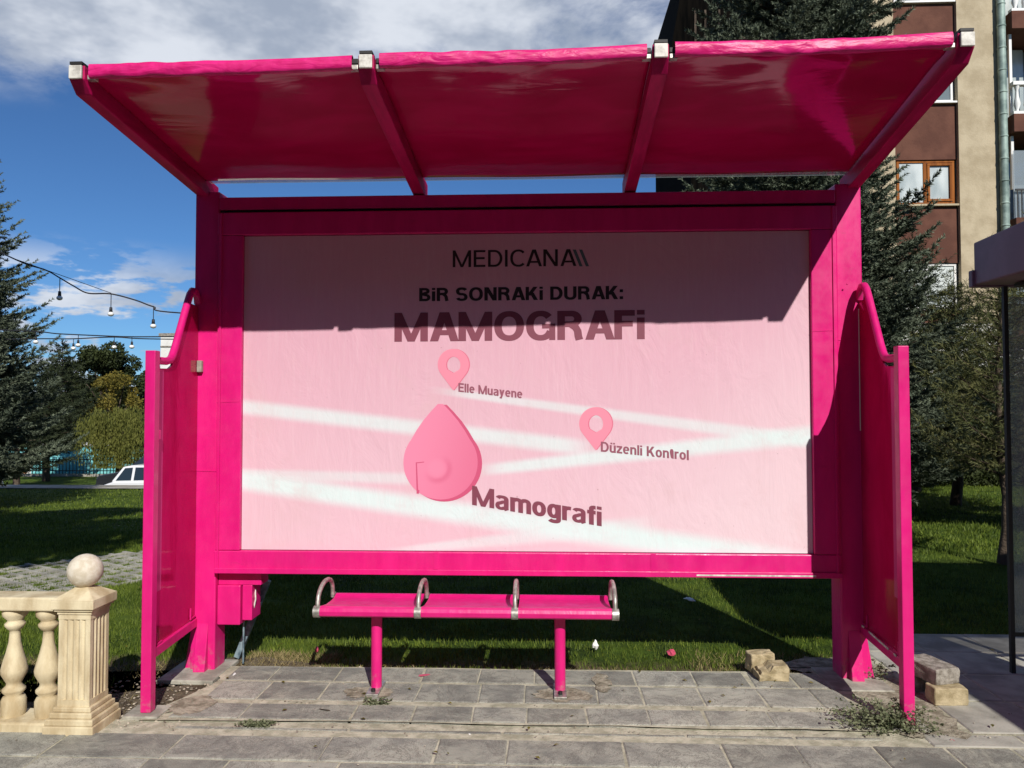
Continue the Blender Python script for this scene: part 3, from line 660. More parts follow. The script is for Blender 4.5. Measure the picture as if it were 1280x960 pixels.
letter('D\u00fczenli Kontrol', (751, 564.5), (861, 575.5), 12.5, 'inkrose', .20, .08)
letter('Mamografi', (590, 631), (752, 658), 24, 'inkplum', .215, .05)
for k in range(2):
    q0 = 716+k*8
    pts = [atY(*q, PY) for q in ((q0, 312), (q0+4, 312), (q0+12.5, 333), (q0+8.5, 333))]
    MB().add([(q.x, PY, q.z) for q in pts], [(0, 1, 2, 3)]).build('logo_stripe', 'inkteal', poster)
def flat(name, pts, m, y, parent):
    q = [atY(*p_, -.0745) for p_ in pts]
    return MB().add([(v.x, y, v.z) for v in q], [tuple(range(len(q)))]).build(name, m, parent)
def drop_outline(cx, top, bot, hw, n=40, k=1.0):
    r = hw; cy = bot-r; out = []
    # tangent from the tip to the round part
    d = cy-top; al = math.acos(min(1, r/d))
    for i in range(n+1):
        a = -math.pi/2 + al + (2*math.pi-2*al)*i/n
        out.append((cx+r*math.cos(a), cy+r*math.sin(a)))
    # gently convex flanks
    p0, p1 = out[-1], out[0]
    mid = lambda a, b, t, s: (a[0]+(b[0]-a[0])*t+s*k*math.sin(math.pi*t)*r*.07, a[1]+(b[1]-a[1])*t)
    fl_ = [mid(p0, (cx, top), t, -1) for t in (.25, .5, .75, .93)] + [mid((cx, top), p1, t, 1) for t in (.07, .25, .5, .75)]
    return out + fl_
flat('printed_drop', [(x+3, y_+1) for x, y_ in drop_outline(552, 501.5, 626, 47.5)], 'drop_rim', -.0708, poster)
flat('printed_drop', drop_outline(550.5, 501.5, 624.5, 46.5), 'drop', -.0710, poster)
flat('printed_line', [(519.5, 578), (530, 577), (530, 578), (521, 579), (522.5, 612), (524, 613), (523.5, 617), (520.5, 617), (520.5, 613)], 'drop_rim', -.07145, poster)
def pin(cx, top, bot, hw, hole):
    def pinshape(dx_, m, y):
        cy = top+hw; o1 = []
        d = bot-cy; al = math.acos(hw/d)
        A = [math.pi/2+al+(2*math.pi-2*al)*i/36 for i in range(37)]
        outer = [(cx+dx_+hw*math.cos(a), cy+hw*math.sin(a)) for a in A]
        outer.append((cx+dx_, bot))
        hc = (cx+dx_, cy+.5); inner = []
        for p_ in outer:
            a = math.atan2(p_[1]-hc[1], p_[0]-hc[0]); inner.append((hc[0]+hole*math.cos(a), hc[1]+hole*1.15*math.sin(a)))
        q = [atY(*p_, -.0745) for p_ in outer+inner]; n = len(outer)
        MB().add([(v.x, y, v.z) for v in q], [(i, (i+1) % n, n+(i+1) % n, n+i) for i in range(n)]).build('printed_pin', m, poster)
    pinshape(1.5, 'pin_rim', -.0708); pinshape(0, 'pin', -.0710)
pin(566.5, 436, 488, 19.5, 9); pin(744.5, 509, 563, 20.5, 9.5)

# roof beams, tips, film panels
tips = [-1.958, -.668, .605, 1.882]; roots = [-1.966, -.650, .618, 1.925]
for k, (xt, xr) in enumerate(zip(tips, roots)):
    y0, y1 = -1.36, .06
    wd = .070
    q = wd/2; tq = .055/1.42; xq = xt+(xr-xt)*tq      # square tube with its lower front corner cut back
    V = [(xt+sg*q, y0+.003, zr(xt, y0)+d) for d in (.070, .008) for sg in (-1, 1)] + [(xq+sg*q, y0+.055, zr(xq, y0+.055)-.036) for sg in (-1, 1)] + [(xr+sg*q, y1, zr(xr, y1)+d) for d in (.070, -.036) for sg in (-1, 1)]
    MB().add(V, [(0, 1, 3, 2), (2, 3, 5, 4), (4, 5, 9, 8), (6, 7, 9, 8), (0, 1, 7, 6), (0, 2, 4, 8, 6), (1, 3, 5, 9, 7)]).build('roof_beam', 'beam_film', S, .004)
    e = MB().beam((xt, y0-.012, zr(xt, y0)+.036), (xt, y0+.0, zr(xt, y0)+.036), wd-.012, .060); e.build('end_cap', 'white_end', S, .003)
    MB().beam((xt, y0-.006, zr(xt, y0)+.078), (xt, y0+.05, zr(xt, y0)+.078), wd*.8, .012).build('end_cap', 'black', S)
    for sgn in (-1, 1):
        if (k == 0 and sgn < 0) or (k == 3 and sgn > 0): continue
        c = Vector((xt+sgn*(wd/2+.022), y0+.03, zr(xt, y0)+.034))
        MB().beam(c+Vector((-.018*sgn*1, 0, -.012)), c+Vector((.018*sgn, 0, -.012)), .03, .022).build('clip', 'steel', S, .003)
        MB().beam(c+Vector((-.018, 0.004, .016)), c+Vector((.018, 0.004, .016)), .03, .024).build('clip', 'black', S, .003)
for k in range(3):
    xa, xb = tips[k]+.033, tips[k+1]-(.052 if k == 2 else .036); ra, rb_ = roots[k]+.033, roots[k+1]-(.052 if k == 2 else .036)
    nx, ny = 70, 40
    u, v = np.meshgrid(np.linspace(0, 1, nx), np.linspace(0, 1, ny))
    yv = -1.335 + v*(1.335-.125)
    xv = (xa*(1-v)+ra*v)*(1-u)+(xb*(1-v)+rb_*v)*u
    zv = 2.905 + ((3.0286+(xv+1.9977)/3.915*.0667)-2.905)*(-.05-yv)/1.3227 + .038
    fd = np.exp(-v*6)
    zv = zv - .020*np.sin(np.pi*u)*np.sin(np.pi*np.clip(v*1.1, 0, 1)) + .0045*np.sin(u*26+v*9+k*2)*fd*np.sin(np.pi*u) - .010*np.exp(-((v-.05)/.05)**2)*(np.sin(u*9+k)**2)
    zv = zv + .003*np.sin((u*7+v*3+k))*np.sin(v*5)
    ii = (np.arange(ny-1)[:, None]*nx+np.arange(nx-1)[None]).ravel()
    o = np_mesh('roof_film', np.stack([xv.ravel(), yv.ravel(), zv.ravel()], 1), np.stack([ii, ii+1, ii+nx+1, ii+nx], 1), 'film', S, True)
    sm = o.modifiers.new('thick', 'SOLIDIFY'); sm.thickness = .003; sm.offset = 1
    # film rolled round the front bar
    xa2, xb2 = tips[k]+.060, tips[k+1]-.060
    nx, nn = 130, 16; V = []
    for i in range(nx):
        t = i/(nx-1); x = xa2+(xb2-xa2)*t; zc = RB(x)+.040
        sag = -.006*math.sin(math.pi*t)
        for j in range(nn):
            a = 2*math.pi*j/nn
            ry, rz_ = .018, .031
            wr = .0022*math.sin(x*23+a*3.2+k*2.1+2*math.sin(x*3.1))*max(0, math.sin(x*2.9+k*2.3)) + .0012*math.sin(x*47-a*4+3*math.sin(x*5)) *max(0, math.cos(x*3.7+k)) + .003*math.sin(x*4.3+a+k*1.7)
            ca, sa = math.cos(a), math.sin(a)
            sq = (abs(ca)**3+abs(sa)**3)**(-1/3.)
            V.append((x, -1.352+(ry*sq+wr)*ca, zc+sag+(rz_*sq+wr)*sa))
    F = [(i*nn+j, i*nn+(j+1) % nn, (i+1)*nn+(j+1) % nn, (i+1)*nn+j) for i in range(nx-1) for j in range(nn)]
    np_mesh('front_roll', V, F, 'roll', S, True)
    # roof glass bridging the gap above the header
    box('roof_pane', 'clear', S, (roots[k]+.034, -.30, 2.985), (roots[k+1]-.036, .02, 2.991)) if False else None
    g = MB().beam(((roots[k]+roots[k+1])/2, -.32, zr(0, -.32)+.052), ((roots[k]+roots[k+1])/2, -.055, zr(0, -.055)+.052), roots[k+1]-roots[k]-.075, .006)
    g.build('roof_pane', 'clear', S)
# side screens
for sx, X, XF in ((-1, -1.995, -1.930), (1, 1.945, 1.882)):
    YF = -.72; zt = 1.882 if sx < 0 else 1.890
    xat = lambda y: X + (XF-X)*min(1, max(0, (-y-.06)/(-YF-.06)))
    def skew(mb): mb.v = [(v[0]+xat(v[1])-X, v[1], v[2]) for v in mb.v]; return mb
    Y = lambda y: -.075+(y+.075)*(-YF-.075)/(.575-.075) if y < -.075 else y
    box('front_post', 'pink', S, (XF-.027, YF-.026, .032), (XF+.027, YF+.026, zt), .004)
    pth = [(-.075, 2.215), (-.087, 2.262), (-.115, 2.285), (-.150, 2.280), (-.175, 2.255), (-.20, 2.21), (-.27, 2.07), (-.345, 1.92), (-.375, 1.872), (-.40, 1.848), (-.44, 1.838), (-.60, 1.834)]
    MB().tube([(xat(Y(a)), Y(a), b) for a, b in pth[:-1]]+[(xat(YF), YF+.027, 1.834)], .021, 12).build('top_rail', 'pink', S)
    pts = [(-.078, .335), (-.078, 2.20), (-.185, 2.20), (-.215, 2.15), (-.385, 1.82), (-.42, 1.80), (-.547, 1.792), (-.547, .335)]
    skew(MB().prism([(Y(a), b) for a, b in pts], 0, X-.006, X+.006)).build('side_film', 'film', S)
    skew(MB().prism([(Y(a), b) for a, b in ((-.545, .62), (-.545, 1.785), (-.475, 1.79), (-.475, .62))], 0, X-.0075, X+.0075)).build('screen_strip', 'film_pale', S)
    MB().beam((XF, YF+.027, .318), (X, -.077, .305), .045, .05).build('bottom_rail', 'pink', S, .004)
    xi = X+.014*(-sx)
    for (ya, yb) in ((-.53, -.47), (-.15, -.09)):
        skew(MB().box((xi-.004, Y(ya), .344), (xi+.004, Y(yb), .352)).box((xi-.004, Y(ya), .3521), (xi+.004, Y(ya)+.008, .41))).build('bracket', 'pink', S)
    if sx > 0:
        for ya, yb in ((-.525, -.500), (-.44, -.20), (-.13, -.105)):
            skew(MB().box((X-.0285, Y(ya), .334), (X-.0235, Y(yb), .344))).build('torn_edge', 'white_end', S)
    else:
        box('clip', 'conc', S, (X+.012, -.105, 1.80), (X+.042, -.078, 1.87), .004)
        box('clip', 'pink', S, (XF+.014, YF+.03, 1.42), (XF+.026, YF+.05, 1.47), .003)
    box('foot_plate', 'conc', S, (XF-.10, YF-.07, -.02), (XF+.085, YF+.09, .0313), .006)
    box('reveal_strip', 'paperwhite', S, (X-.009*sx-.002, -.083, 1.45), (X-.009*sx+.002, -.0775, 2.16)) if sx > 0 else None
# junction box under the frame
jb = box('junction_box', 'pink', S, (-1.862, -.055, .285), (-1.722, .12, .52), .005)
box('box_bracket', 'pink', S, (-1.862, -.04, .5205), (-1.60, .08, .598), .003)
box('box_cover', 'pink', S, (-1.715, -.04, .31), (-1.655, .10, .5195), .004)
MB().tube([(-1.66, .02, .49), (-1.645, -.01, .43), (-1.66, .0, .37)], .005, 6).build('cable', 'white_end', S)
MB().beam((-1.64, .18, .50), (-1.83, .18, .02), .035, .035, (0, 1, 0)).build('strut', 'strut', S)
MB().tube([(-1.74, .05, .285), (-1.745, .06, .02)], .006, 6).build('conduit', 'strut', S)
# worn white scuff along the lower lip
MB().box((.98, -.1135, .612), (1.66, -.1125, .621)).build('scuff_mark', 'white_end', S)
# holes / studs
for x, z in ((-1.80, 2.16), (1.86, 2.30)): MB().lathe((x, -.112, z), [(0, -.006), (.006, 0), (0, .006)], 8).build('stud', 'pink', S)

# ------------------------------------------------------------------ bench
B0 = Vector((-.33, -.36, 0))
Bn = thing('bench', 'pink three seat metal bench with grey hoop armrests in front of the poster', 'bench', B0)
prof = [(-.470, .452), (-.486, .462), (-.490, .484), (-.482, .503), (-.466, .510), (-.44, .506), (-.36, .492), (-.26, .488), (-.20, .490), (-.175, .496), (-.155, .503), (-.138, .503), (-.130, .494), (-.138, .482), (-.17, .474), (-.26, .470), (-.36, .474), (-.43, .478), (-.452, .470)]
hx = [-1.130, -.580, -.057, .480]
for a, b in zip(hx[:-1], hx[1:]):
    MB().prism(prof, 0, a+.016, b-.016).build('seat', 'pink', Bn, .002)
for i, x in enumerate(hx):
    arm = MB(); pts = []
    for k in range(17):
        t = k/16; a = math.pi*t
        pts.append((x, -.305-.158*math.cos(a)*(1-.10*t), .50+.112*math.sin(a)**.75*(1) - 0*t))
    arm.tube([(x, -.462, .47)]+pts+[(x, -.163, .485)], .0125, 8)
    arm.build('armrest', 'steel', Bn)
    MB().tube([(x-.018, -.468, .480), (x+.018, -.468, .480)], .031, 12).build('clamp', 'steel', Bn)
    MB().tube([(x-.012, -.145, .493), (x+.012, -.145, .493)], .018, 8).build('clamp', 'steel', Bn)
MB().tube([(-1.12, -.33, .462), (.47, -.33, .462)], .014, 8).build('crossbar', 'steel', Bn)
for x in (-.83, .186):
    lg = MB().tube([(x, -.352, .040), (x, -.350, .476)], .030, 20).build('leg', 'pink', Bn)
    ft = MB().box((x-.034, -.470, .012), (x+.034, -.26, .042)).build('foot_bracket', 'steel', Bn, .002)
    MB().tube([(x, -.430, .042), (x, -.430, .058)], .012, 6).build('bolt', 'black', Bn)

# ------------------------------------------------------------------ balustrade
BX, BY = -2.185, -.86
BL = thing('balustrade', 'cream cast stone balustrade with a fluted end pillar topped by a ball', 'balustrade', (BX, BY, 0))
pl = MB()
for (hw, z0, z1) in ((.125, .0, .055), (.118, .055, .085), (.105, .085, .112), (.094, .112, .135)): pl.box((BX-hw, BY-hw, z0), (BX+hw, BY+hw, z1))
pl.build('pillar_base', 'cream', BL, .005)
# fluted shaft
def fluted(hw, z0, z1):
    out = []
    def side_pts():
        ps = [(-hw, 0)]; m_ = hw*.74; nf = 4; fw = 2*m_/nf
        ps.append((-m_-.004, 0))
        for f in range(nf):
            a = -m_+f*fw
            for t in (.08, .22, .5, .78, .92): ps.append((a+fw*t, .0085*math.sin(math.pi*(t-.08)/.84) if .08 < t < .92 else 0))
        ps.append((m_+.004, 0)); return ps
    for k in range(4):
        c, s_ = math.cos(k*math.pi/2), math.sin(k*math.pi/2)
        for u, d in side_pts():
            x, y_ = u, -hw+d
            out.append((BX+x*c-y_*s_, BY+x*s_+y_*c))
    return out
MB().prism(fluted(.079, 0, 0), 2, .165, .555).box((BX-.0805, BY-.0805, .134), (BX+.0805, BY+.0805, .166)).box((BX-.0805, BY-.0805, .554), (BX+.0805, BY+.0805, .578)).build('shaft', 'cream', BL)
cp = MB()
for hw, z0, z1 in ((.086, .578, .594), (.096, .594, .606), (.106, .606, .650)): cp.box((BX-hw, BY-hw, z0), (BX+hw, BY+hw, z1))
cp.add([(BX-.106, BY-.106, .6505), (BX+.106, BY-.106, .6505), (BX+.106, BY+.106, .6505), (BX-.106, BY+.106, .6505), (BX-.03, BY-.03, .700), (BX+.03, BY-.03, .700), (BX+.03, BY+.03, .700), (BX-.03, BY+.03, .700)], [(0, 1, 5, 4), (1, 2, 6, 5), (2, 3, 7, 6), (3, 0, 4, 7), (4, 5, 6, 7)])
cp.build('cap', 'cream', BL, .004)
bm = MB().lathe((BX, BY, .775), [(.082*math.sin(math.pi*i/16)+.0001, -.082*math.cos(math.pi*i/16)) for i in range(17)], 28)
bm.lathe((BX, BY, .69), [(.034, 0), (.028, .012), (.03, .02)], 16); bm.build('ball', 'ball', BL)
box('top_rail', 'cream', BL, (-4.6, BY-.07, .588), (BX-.098, BY+.07, .655), .008)
box('bottom_rail', 'cream', BL, (-4.6, BY-.105, .0), (BX-.126, BY+.09, .062), .010)
bp = [(.052, 0), (.056, .02), (.056, .075), (.048, .092), (.036, .10), (.052, .118), (.052, .13), (.036, .145), (.034, .158), (.040, .17), (.058, .205), (.060, .225), (.052, .26), (.038, .31), (.027, .36), (.024, .40), (.024, .418), (.034, .424), (.046, .442), (.046, .452), (.034, .462), (.036, .47), (.056, .492), (.058, .510), (.054, .5265)]
for i in range(12):
    x = BX-.182-.172*i
    MB().lathe((x, BY, .0615), bp, 22).build('baluster', 'cream', BL)

# ------------------------------------------------------------------ neighbouring canopy on the right
N0 = (2.86, .08, 0)
NS = thing('dark_canopy', 'dark grey mauve canopy on thin black posts at the right edge', 'bus shelter', N0)
MB().prism([(.20, 2.335), (.20, 2.60), (-2.2, 2.68), (-2.2, 2.33)], 0, 2.75, 6.4).build('roof', 'mauve', NS, .01)
MB().prism([(.235, 2.325), (.235, 2.43), (.19, 2.43), (.19, 2.325)], 0, 2.735, 6.4).build('gutter', 'mauve', NS, .006)
box('soffit', 'black', NS, (2.93, -2.1, 2.31), (6.3, .10, 2.328))
box('post', 'black', NS, (2.850, .068, .01), (2.874, .092, 2.31))
box('post', 'black', NS, (3.12, .088, .01), (3.155, .115, 2.31))
box('glass_panel', 'clear', NS, (2.876, .10, .25), (5.4, .108, 2.25)); box('post', 'black', NS, (5.4, .08, .01), (5.45, .12, 2.31))
box('glass_rail', 'black', NS, (2.876, .118, .22), (5.399, .130, .249))
box('side_screen', 'mauve', NS, (3.40, -3.7, .25), (3.45, -1.15, 2.305), .01)
for y_ in (-3.66, -1.20): box('post', 'black', NS, (3.40, y_-.03, .01), (3.45, y_+.03, .249))
# ------------------------------------------------------------------ unseen street buildings behind the photographer, added to block sky light
for i, (xa, xb, hh) in enumerate(((-34, -12.2, 12.6), (-12, 9.8, 11.9), (10, 33, 12.4))):
    OB = thing('sky_block_building', ('unseen building across the street added to block sky light, to the left behind the photographer', 'unseen building across the street added to block sky light, straight behind the photographer', 'unseen building across the street added to block sky light, to the right behind the photographer')[i], 'building', ((xa+xb)/2, -22, -.13))
    box('wall', 'brown', OB, (xa, -30, -.13), (xb, -19, hh)); box('cornice', 'slab', OB, (xa-.1, -30.1, hh+.001), (xb+.1, -18.8, hh+.3))
    wm = MB()
    for fl_i in range(4):
        for q in range(8):
            xw = xa+1.2+q*2.6; wm.box((xw, -19.02, .9+fl_i*2.9), (xw+1.4, -18.97, 2.3+fl_i*2.9))
    tag(wm.build('windows', 'pane', OB), kind='stuff')
# ------------------------------------------------------------------ loose blocks
def rock_block(name, label, m, c, size, rz, jit, chip=None, cat='block'):
    bm_ = bmesh.new(); bmesh.ops.create_cube(bm_, size=1)
    bmesh.ops.subdivide_edges(bm_, edges=bm_.edges[:], cuts=3, use_grid_fill=True)
    for v in bm_.verts:
        q = v.co.copy(); k = sum(abs(abs(a)-.5) < .01 for a in q)
        s = 1-(.035 if k >= 3 else .016 if k == 2 else 0)
        v.co = Vector((q.x*size[0], q.y*size[1], q.z*size[2]))*s + Vector([random.uniform(-jit, jit) for _ in range(3)])
        if chip and q.x < -.2 and q.z > .2: v.co.z -= chip*random.uniform(.6, 1); v.co.x += chip*.4
    me = bpy.data.meshes.new(name); bm_.to_mesh(me); bm_.free()
    o = bpy.data.objects.new(name, me); COL.objects.link(o); me.materials.append(M[m]); o.location = c; o.rotation_euler = (0, 0, rz)
    b = o.modifiers.new('b', 'BEVEL'); b.width = .004; b.segments = 1
    return tag(o, label, cat)
rock_block('broken_block', 'broken tan concrete block with a stepped top lying on the back tiles', 'blocktan', (1.405, -.085, .068), (.175, .12, .085), .05, .004, .035)
rock_block('broken_block', 'smaller tan block fragment behind the stepped tan block', 'blocktan', (1.375, .03, .085), (.15, .09, .11), .18, .005)
rock_block('paving_block', 'tan paving block on the ground under a grey block, right of the pink post', 'blocktan', (2.235, -.40, .062), (.18, .10, .092), .04, .002)
rock_block('paving_block', 'grey paving block lying askew on top of the tan block', 'blockgrey', (2.215, -.27, .150), (.155, .25, .085), .30, .003)
rock_block('paving_block', 'dark paving block set behind the tan one, holding up the grey block', 'blockgrey', (2.19, -.19, .062), (.16, .12, .09), .22, .003)
# ------------------------------------------------------------------ litter
def scrap(name, label, m, c, s, flatz=.5):
    bm_ = bmesh.new(); bmesh.ops.create_icosphere(bm_, subdivisions=2, radius=1)
    for v in bm_.verts: v.co = Vector((v.co.x*s[0], v.co.y*s[1], v.co.z*s[2]))*random.uniform(.6, 1.2)
    me = bpy.data.meshes.new(name); bm_.to_mesh(me); bm_.free()
    o = bpy.data.objects.new(name, me); COL.objects.link(o); me.materials.append(M[m]); o.location = c; o.rotation_euler = (0, 0, random.uniform(0, 3))
    return tag(o, label, 'litter')
scrap('tissue', 'crumpled white tissue on the grass behind the right bench leg', 'paperwhite', (.43, .43, .045), (.022, .02, .032))
scrap('plastic_scrap', 'crumpled red pink scrap on the grass right of the white tissue', 'paperpink', (.905, .33, .035), (.034, .026, .02))
scrap('plastic_scrap', 'small pink scrap standing in the grass left of the bench', 'paperpink', (-1.36, .30, .035), (.012, .022, .022))
scrap('plastic_scrap', 'flat pink smear of film on the tiles under the bench', 'paperpink', (-.60, -.12, .027), (.035, .018, .0012))
scrap('plastic_scrap', 'pale pink scrap lying in the front joint left of the weed', 'paperpink', (1.37, -.90, .008), (.026, .012, .004))
scrap('plastic_scrap', 'tiny pink shred just right of the weed', 'paperpink', (2.02, -.87, .012), (.02, .012, .008))
scrap('plastic_scrap', 'pink shred caught on top of the weed', 'paperpink', (1.86, -.63, .075), (.028, .014, .008))
scrap('twig', 'short dark twig on the tiles left of the bench', 'bark', (-1.03, -.66, .030), (.04, .004, .003))
scrap('paper_scrap', 'white paper scrap beside the left rear post foot', 'paperwhite', (-1.72, -.14, .022), (.04, .012, .006))
scrap('paper_scrap', 'small white chip on the front joint in the middle', 'paperwhite', (-.26, -.88, .012), (.014, .006, .003))
scrap('paper_scrap', 'white paper scrap on the ground left of the pink post', 'paperwhite', (-2.02, -.55, .022), (.05, .008, .006))
scrap('paper_scrap', 'white chip on the pavement right of the weed', 'paperwhite', (1.92, -.87, .014), (.035, .010, .003))
scrap('paper_scrap', 'flat white scrap in the shadow behind the shelter', 'paperwhite', (1.28, 1.72, .03), (.06, .03, .01))
# ------------------------------------------------------------------ weeds
def weed(name, label, c, r, h, n, seed=1, flatt=.5):
    rg = np.random.default_rng(seed); V = []; F = []
    for s in range(n):
        a = rg.uniform(0, 6.28); L = r*rg.uniform(.35, 1.1); hh = h*rg.uniform(.2, 1)*(1-.5*(L/r/1.1)**2)
        st = np.array([c[0]+rg.normal(0, r*.15), c[1]+rg.normal(0, r*.10), 0.01]); en = st+np.array([math.cos(a)*L, math.sin(a)*L*flatt, hh])
        nl = int(8+16*L/r)
        for k in range(nl):
            t = (k+1)/nl; p = st+(en-st)*t+np.array([0, 0, .35*hh*math.sin(math.pi*t)])
            b = rg.uniform(0, 6.28); ll = rg.uniform(.010, .024); d = np.array([math.cos(b), math.sin(b), rg.uniform(-.2, .8)]); d /= np.linalg.norm(d)
            sd_ = np.cross(d, rg.normal(size=3)); sd_ /= np.linalg.norm(sd_)
            i = len(V); V += [p, p+d*ll*.5+sd_*ll*.28, p+d*ll, p+d*ll*.5-sd_*ll*.28]; F.append((i, i+1, i+2, i+3))
    return tag(np_mesh(name, V, F, 'weed', org=c), label, 'plant')
weed('weed', 'sprawling grey green weed at the foot of the right front post', (1.78, -.74, 0), .27, .14, 150, 2)
weed('weed', 'small low weed in the front joint left of the bench', (-1.32, -.83, 0), .10, .035, 26, 3, .35)
weed('weed', 'tiny green weed in the mortar below the left bench leg', (-.78, -.55, 0), .07, .045, 16, 4, .5)
weed('weed', 'thin weed beside the foot of the right rear post', (2.02, -.05, 0), .12, .12, 14, 5, .6)
# ------------------------------------------------------------------ lattice grass pavers left
lat = struct(grid('grass_paver_path', np.linspace(-7.2, -2.4, 12), np.linspace(.6, 6.0, 10), lambda x, y: gz(x, y)-.05, 'dirt'))
me_l = None; a = .97
for i in range(11):
    for j in range(4):
        X_ = -4.95+(i*.50)*math.cos(a)-(j*.44)*math.sin(a); Y_ = .85+(i*.50)*math.sin(a)+(j*.44)*math.cos(a)
        if X_ > -2.45: continue
        if me_l is None:
            b = MB()
            for q in range(4): b.box((-.25+q*.16-.0, -.22, 0), (-.25+q*.16+.034, .22, .05))
            for q in range(3):
                for s_ in range(3): b.box((-.25+s_*.16+.035, -.20+q*.165, 0), (-.25+s_*.16+.159, -.20+q*.165+.030, .049))
            o = b.build('grass_paver', 'slab', lat); me_l = o.data
        else:
            o = bpy.data.objects.new('grass_paver', me_l); COL.objects.link(o); o.parent = lat
        o.location = (X_, Y_, -.036+float(gz(X_, Y_))+random.uniform(-.005, .004)); o.rotation_euler = (0, 0, a+.10)
# ------------------------------------------------------------------ conifers
def conifer(name, label, base, H, rad, nb, m='spruce', seed=1, nlen=.05, nw=.006, dens=62, trunk=.12, z0=.6, droop=.12, upt=.25, twigstep=.16, cat='tree', group=None, twl=.42, skip=None):
    rg = np.random.default_rng(seed)
    T = thing(name, label, cat, base, group); base = np.array(base, float)
    k = 9; MB().tube([tuple(base+np.array([.03*math.sin(i), .03*math.cos(i*2), H*i/k])) for i in range(k+1)], [trunk*(1-i/k*.93) for i in range(k+1)], 10).build('trunk', 'bark', T)
    P0 = []; D = []; Ln = []; limb = MB()
    for b in range(nb):
        t = (b+rg.uniform(0, 1))/nb; z = z0+(H*.985-z0)*t**1.0; a = b*2.399963+rg.uniform(-.4, .4)
        L = rad(z/H)*rg.uniform(.72, 1.18)
        if skip and skip(z, a): continue
        ca, sa = math.cos(a), math.sin(a); o = np.array([0, 0, z])+base; hd = np.array([ca, sa, 0]); sdv = np.array([-sa, ca, 0])
        def pt(s): return o+hd*L*s+np.array([0, 0, L*(-droop*s+upt*s*s*s)+ (1-min(1, L))*.0])
        # leading part of the branch itself
        ns = max(3, int(L/twigstep)); 
        limb.tube([tuple(pt(s)) for s in (0, .3, .6, .85)], .008+.010*L, 4, False, .003)
        for i in range(ns+1):
            s = .12+.88*i/ns; p = pt(s); tl = twl*L*(1.02-s)*rg.uniform(.7, 1.25)+.10
            tg = pt(min(1, s+.05))-pt(s-.05); tg /= np.linalg.norm(tg)
            for sg in (-1, 1):
                d = tg*rg.uniform(.55, .95)+sdv*sg*rg.uniform(.55, .95)+np.array([0, 0, rg.uniform(-.22, .18)]); d /= np.linalg.norm(d)
                P0.append(p); D.append(d); Ln.append(tl)
                # secondary shoots
                if tl > .22:
                    for q in (.35, .65):
                        d2 = d+tg*rg.uniform(.3, .8)*1.0+np.array([0, 0, rg.uniform(-.3, .35)]); d2 /= np.linalg.norm(d2)
                        P0.append(p+d*tl*q); D.append(d2); Ln.append(tl*.5*rg.uniform(.7, 1.2))
            P0.append(p); D.append(tg+np.array([0, 0, rg.uniform(-.1, .2)])); Ln.append(L/ns*1.3)
    for q in range(5):
        d = np.array([rg.normal(0, .25), rg.normal(0, .25), 1.]); P0.append(base+np.array([0, 0, H*.97])); D.append(d/np.linalg.norm(d)); Ln.append(.35)
    limb.build('limbs', 'bark', T)
    P0, D, Ln = np.array(P0), np.array(D), np.array(Ln)
    cnt = np.maximum(4, (Ln*dens)).astype(int); idx = np.repeat(np.arange(len(Ln)), cnt)
    s = rg.uniform(0, 1, len(idx)); p = P0[idx]+D[idx]*(Ln[idx]*s)[:, None]
    rv = rg.normal(size=(len(idx), 3)); rv -= D[idx]*np.sum(rv*D[idx], 1)[:, None]; rv /= np.linalg.norm(rv, axis=1)[:, None]
    nd = D[idx]*.75+rv*.8; nd /= np.linalg.norm(nd, axis=1)[:, None]
    sd_ = np.cross(nd, rg.normal(size=(len(idx), 3))); sd_ /= np.linalg.norm(sd_, axis=1)[:, None]
    ll = nlen*rg.uniform(.7, 1.2, len(idx))*(1.1-.35*s)
    V = np.stack([p-sd_*nw, p+sd_*nw, p+nd*ll[:, None]], 1).reshape(-1, 3)
    F = np.arange(len(V)).reshape(-1, 3)
    np_mesh('crown', V, F, m, T); return T
def prof_spruce(Rm, full=.0):
    return lambda t: Rm*min(1, max(.04, (1-t))*1.25)*(1 if t > .12 else .75+t*2)
b = atY(1000, 500, 7.2); conifer('blue_spruce', 'large blue green spruce towering behind the right half of the shelter', (b.x, 7.2, 0), 12.0, lambda t: float(np.interp(t, (.02, .1, .25, .45, .62, .8, 1), (2.3, 2.6, 2.2, 1.35, 1.4, .9, .05))), 440, 'spruce', 11, .072, .0098, 165, .17, .5, .10, .28, .17)
b = atY(-72, 500, 9); conifer('blue_spruce', 'tall blue green spruce at the left edge of the lawn', (b.x, 9, float(gz(b.x, 9))), 7.9, lambda t: 1.85*min(1, (1-t)*1.3+.04), 400, 'spruce', 12, .072, .011, 130, .14, .5, .06, .25, .18)
b = atY(1253, 600, 3.41); conifer('pine_sapling', 'thin young pine with a bare dark trunk beside the black post', (b.x, 3.41, 0), 3.1, lambda t: .80*min(1, (1-t)*1.5+.1), 74, 'pine', 13, .085, .004, 75, .055, .85, -.25, .3, .15, twl=.5)
b = atY(1195, 600, 8.2); conifer('pine_tree', 'bushy dark green pine between the spruce and the young pine', (b.x, 8.2, 0), 3.6, lambda t: 1.25*min(1, (1-t)*1.7+.05), 90, 'pine', 14, .10, .006, 62, .09, .55, -.2, .2, .15, twl=.5)
b = atY(1145, 600, 10.2); conifer('pine_tree', 'dark pine half hidden behind the pink right screen', (b.x, 10.2, 0), 4.8, lambda t: 1.9*min(1, (1-t)*1.5+.05), 110, 'spruce_far', 15, .10, .008, 56, .10, .6, -.05, .2, .18)
b = atY(1290, 600, 7.0); conifer('pine_tree', 'pine behind the glass of the dark canopy', (b.x, 7.0, 0), 4.4, lambda t: 1.3*min(1, (1-t)*1.5+.05), 80, 'pine', 16, .09, .006, 56, .09, .6, -.1, .2, .16)
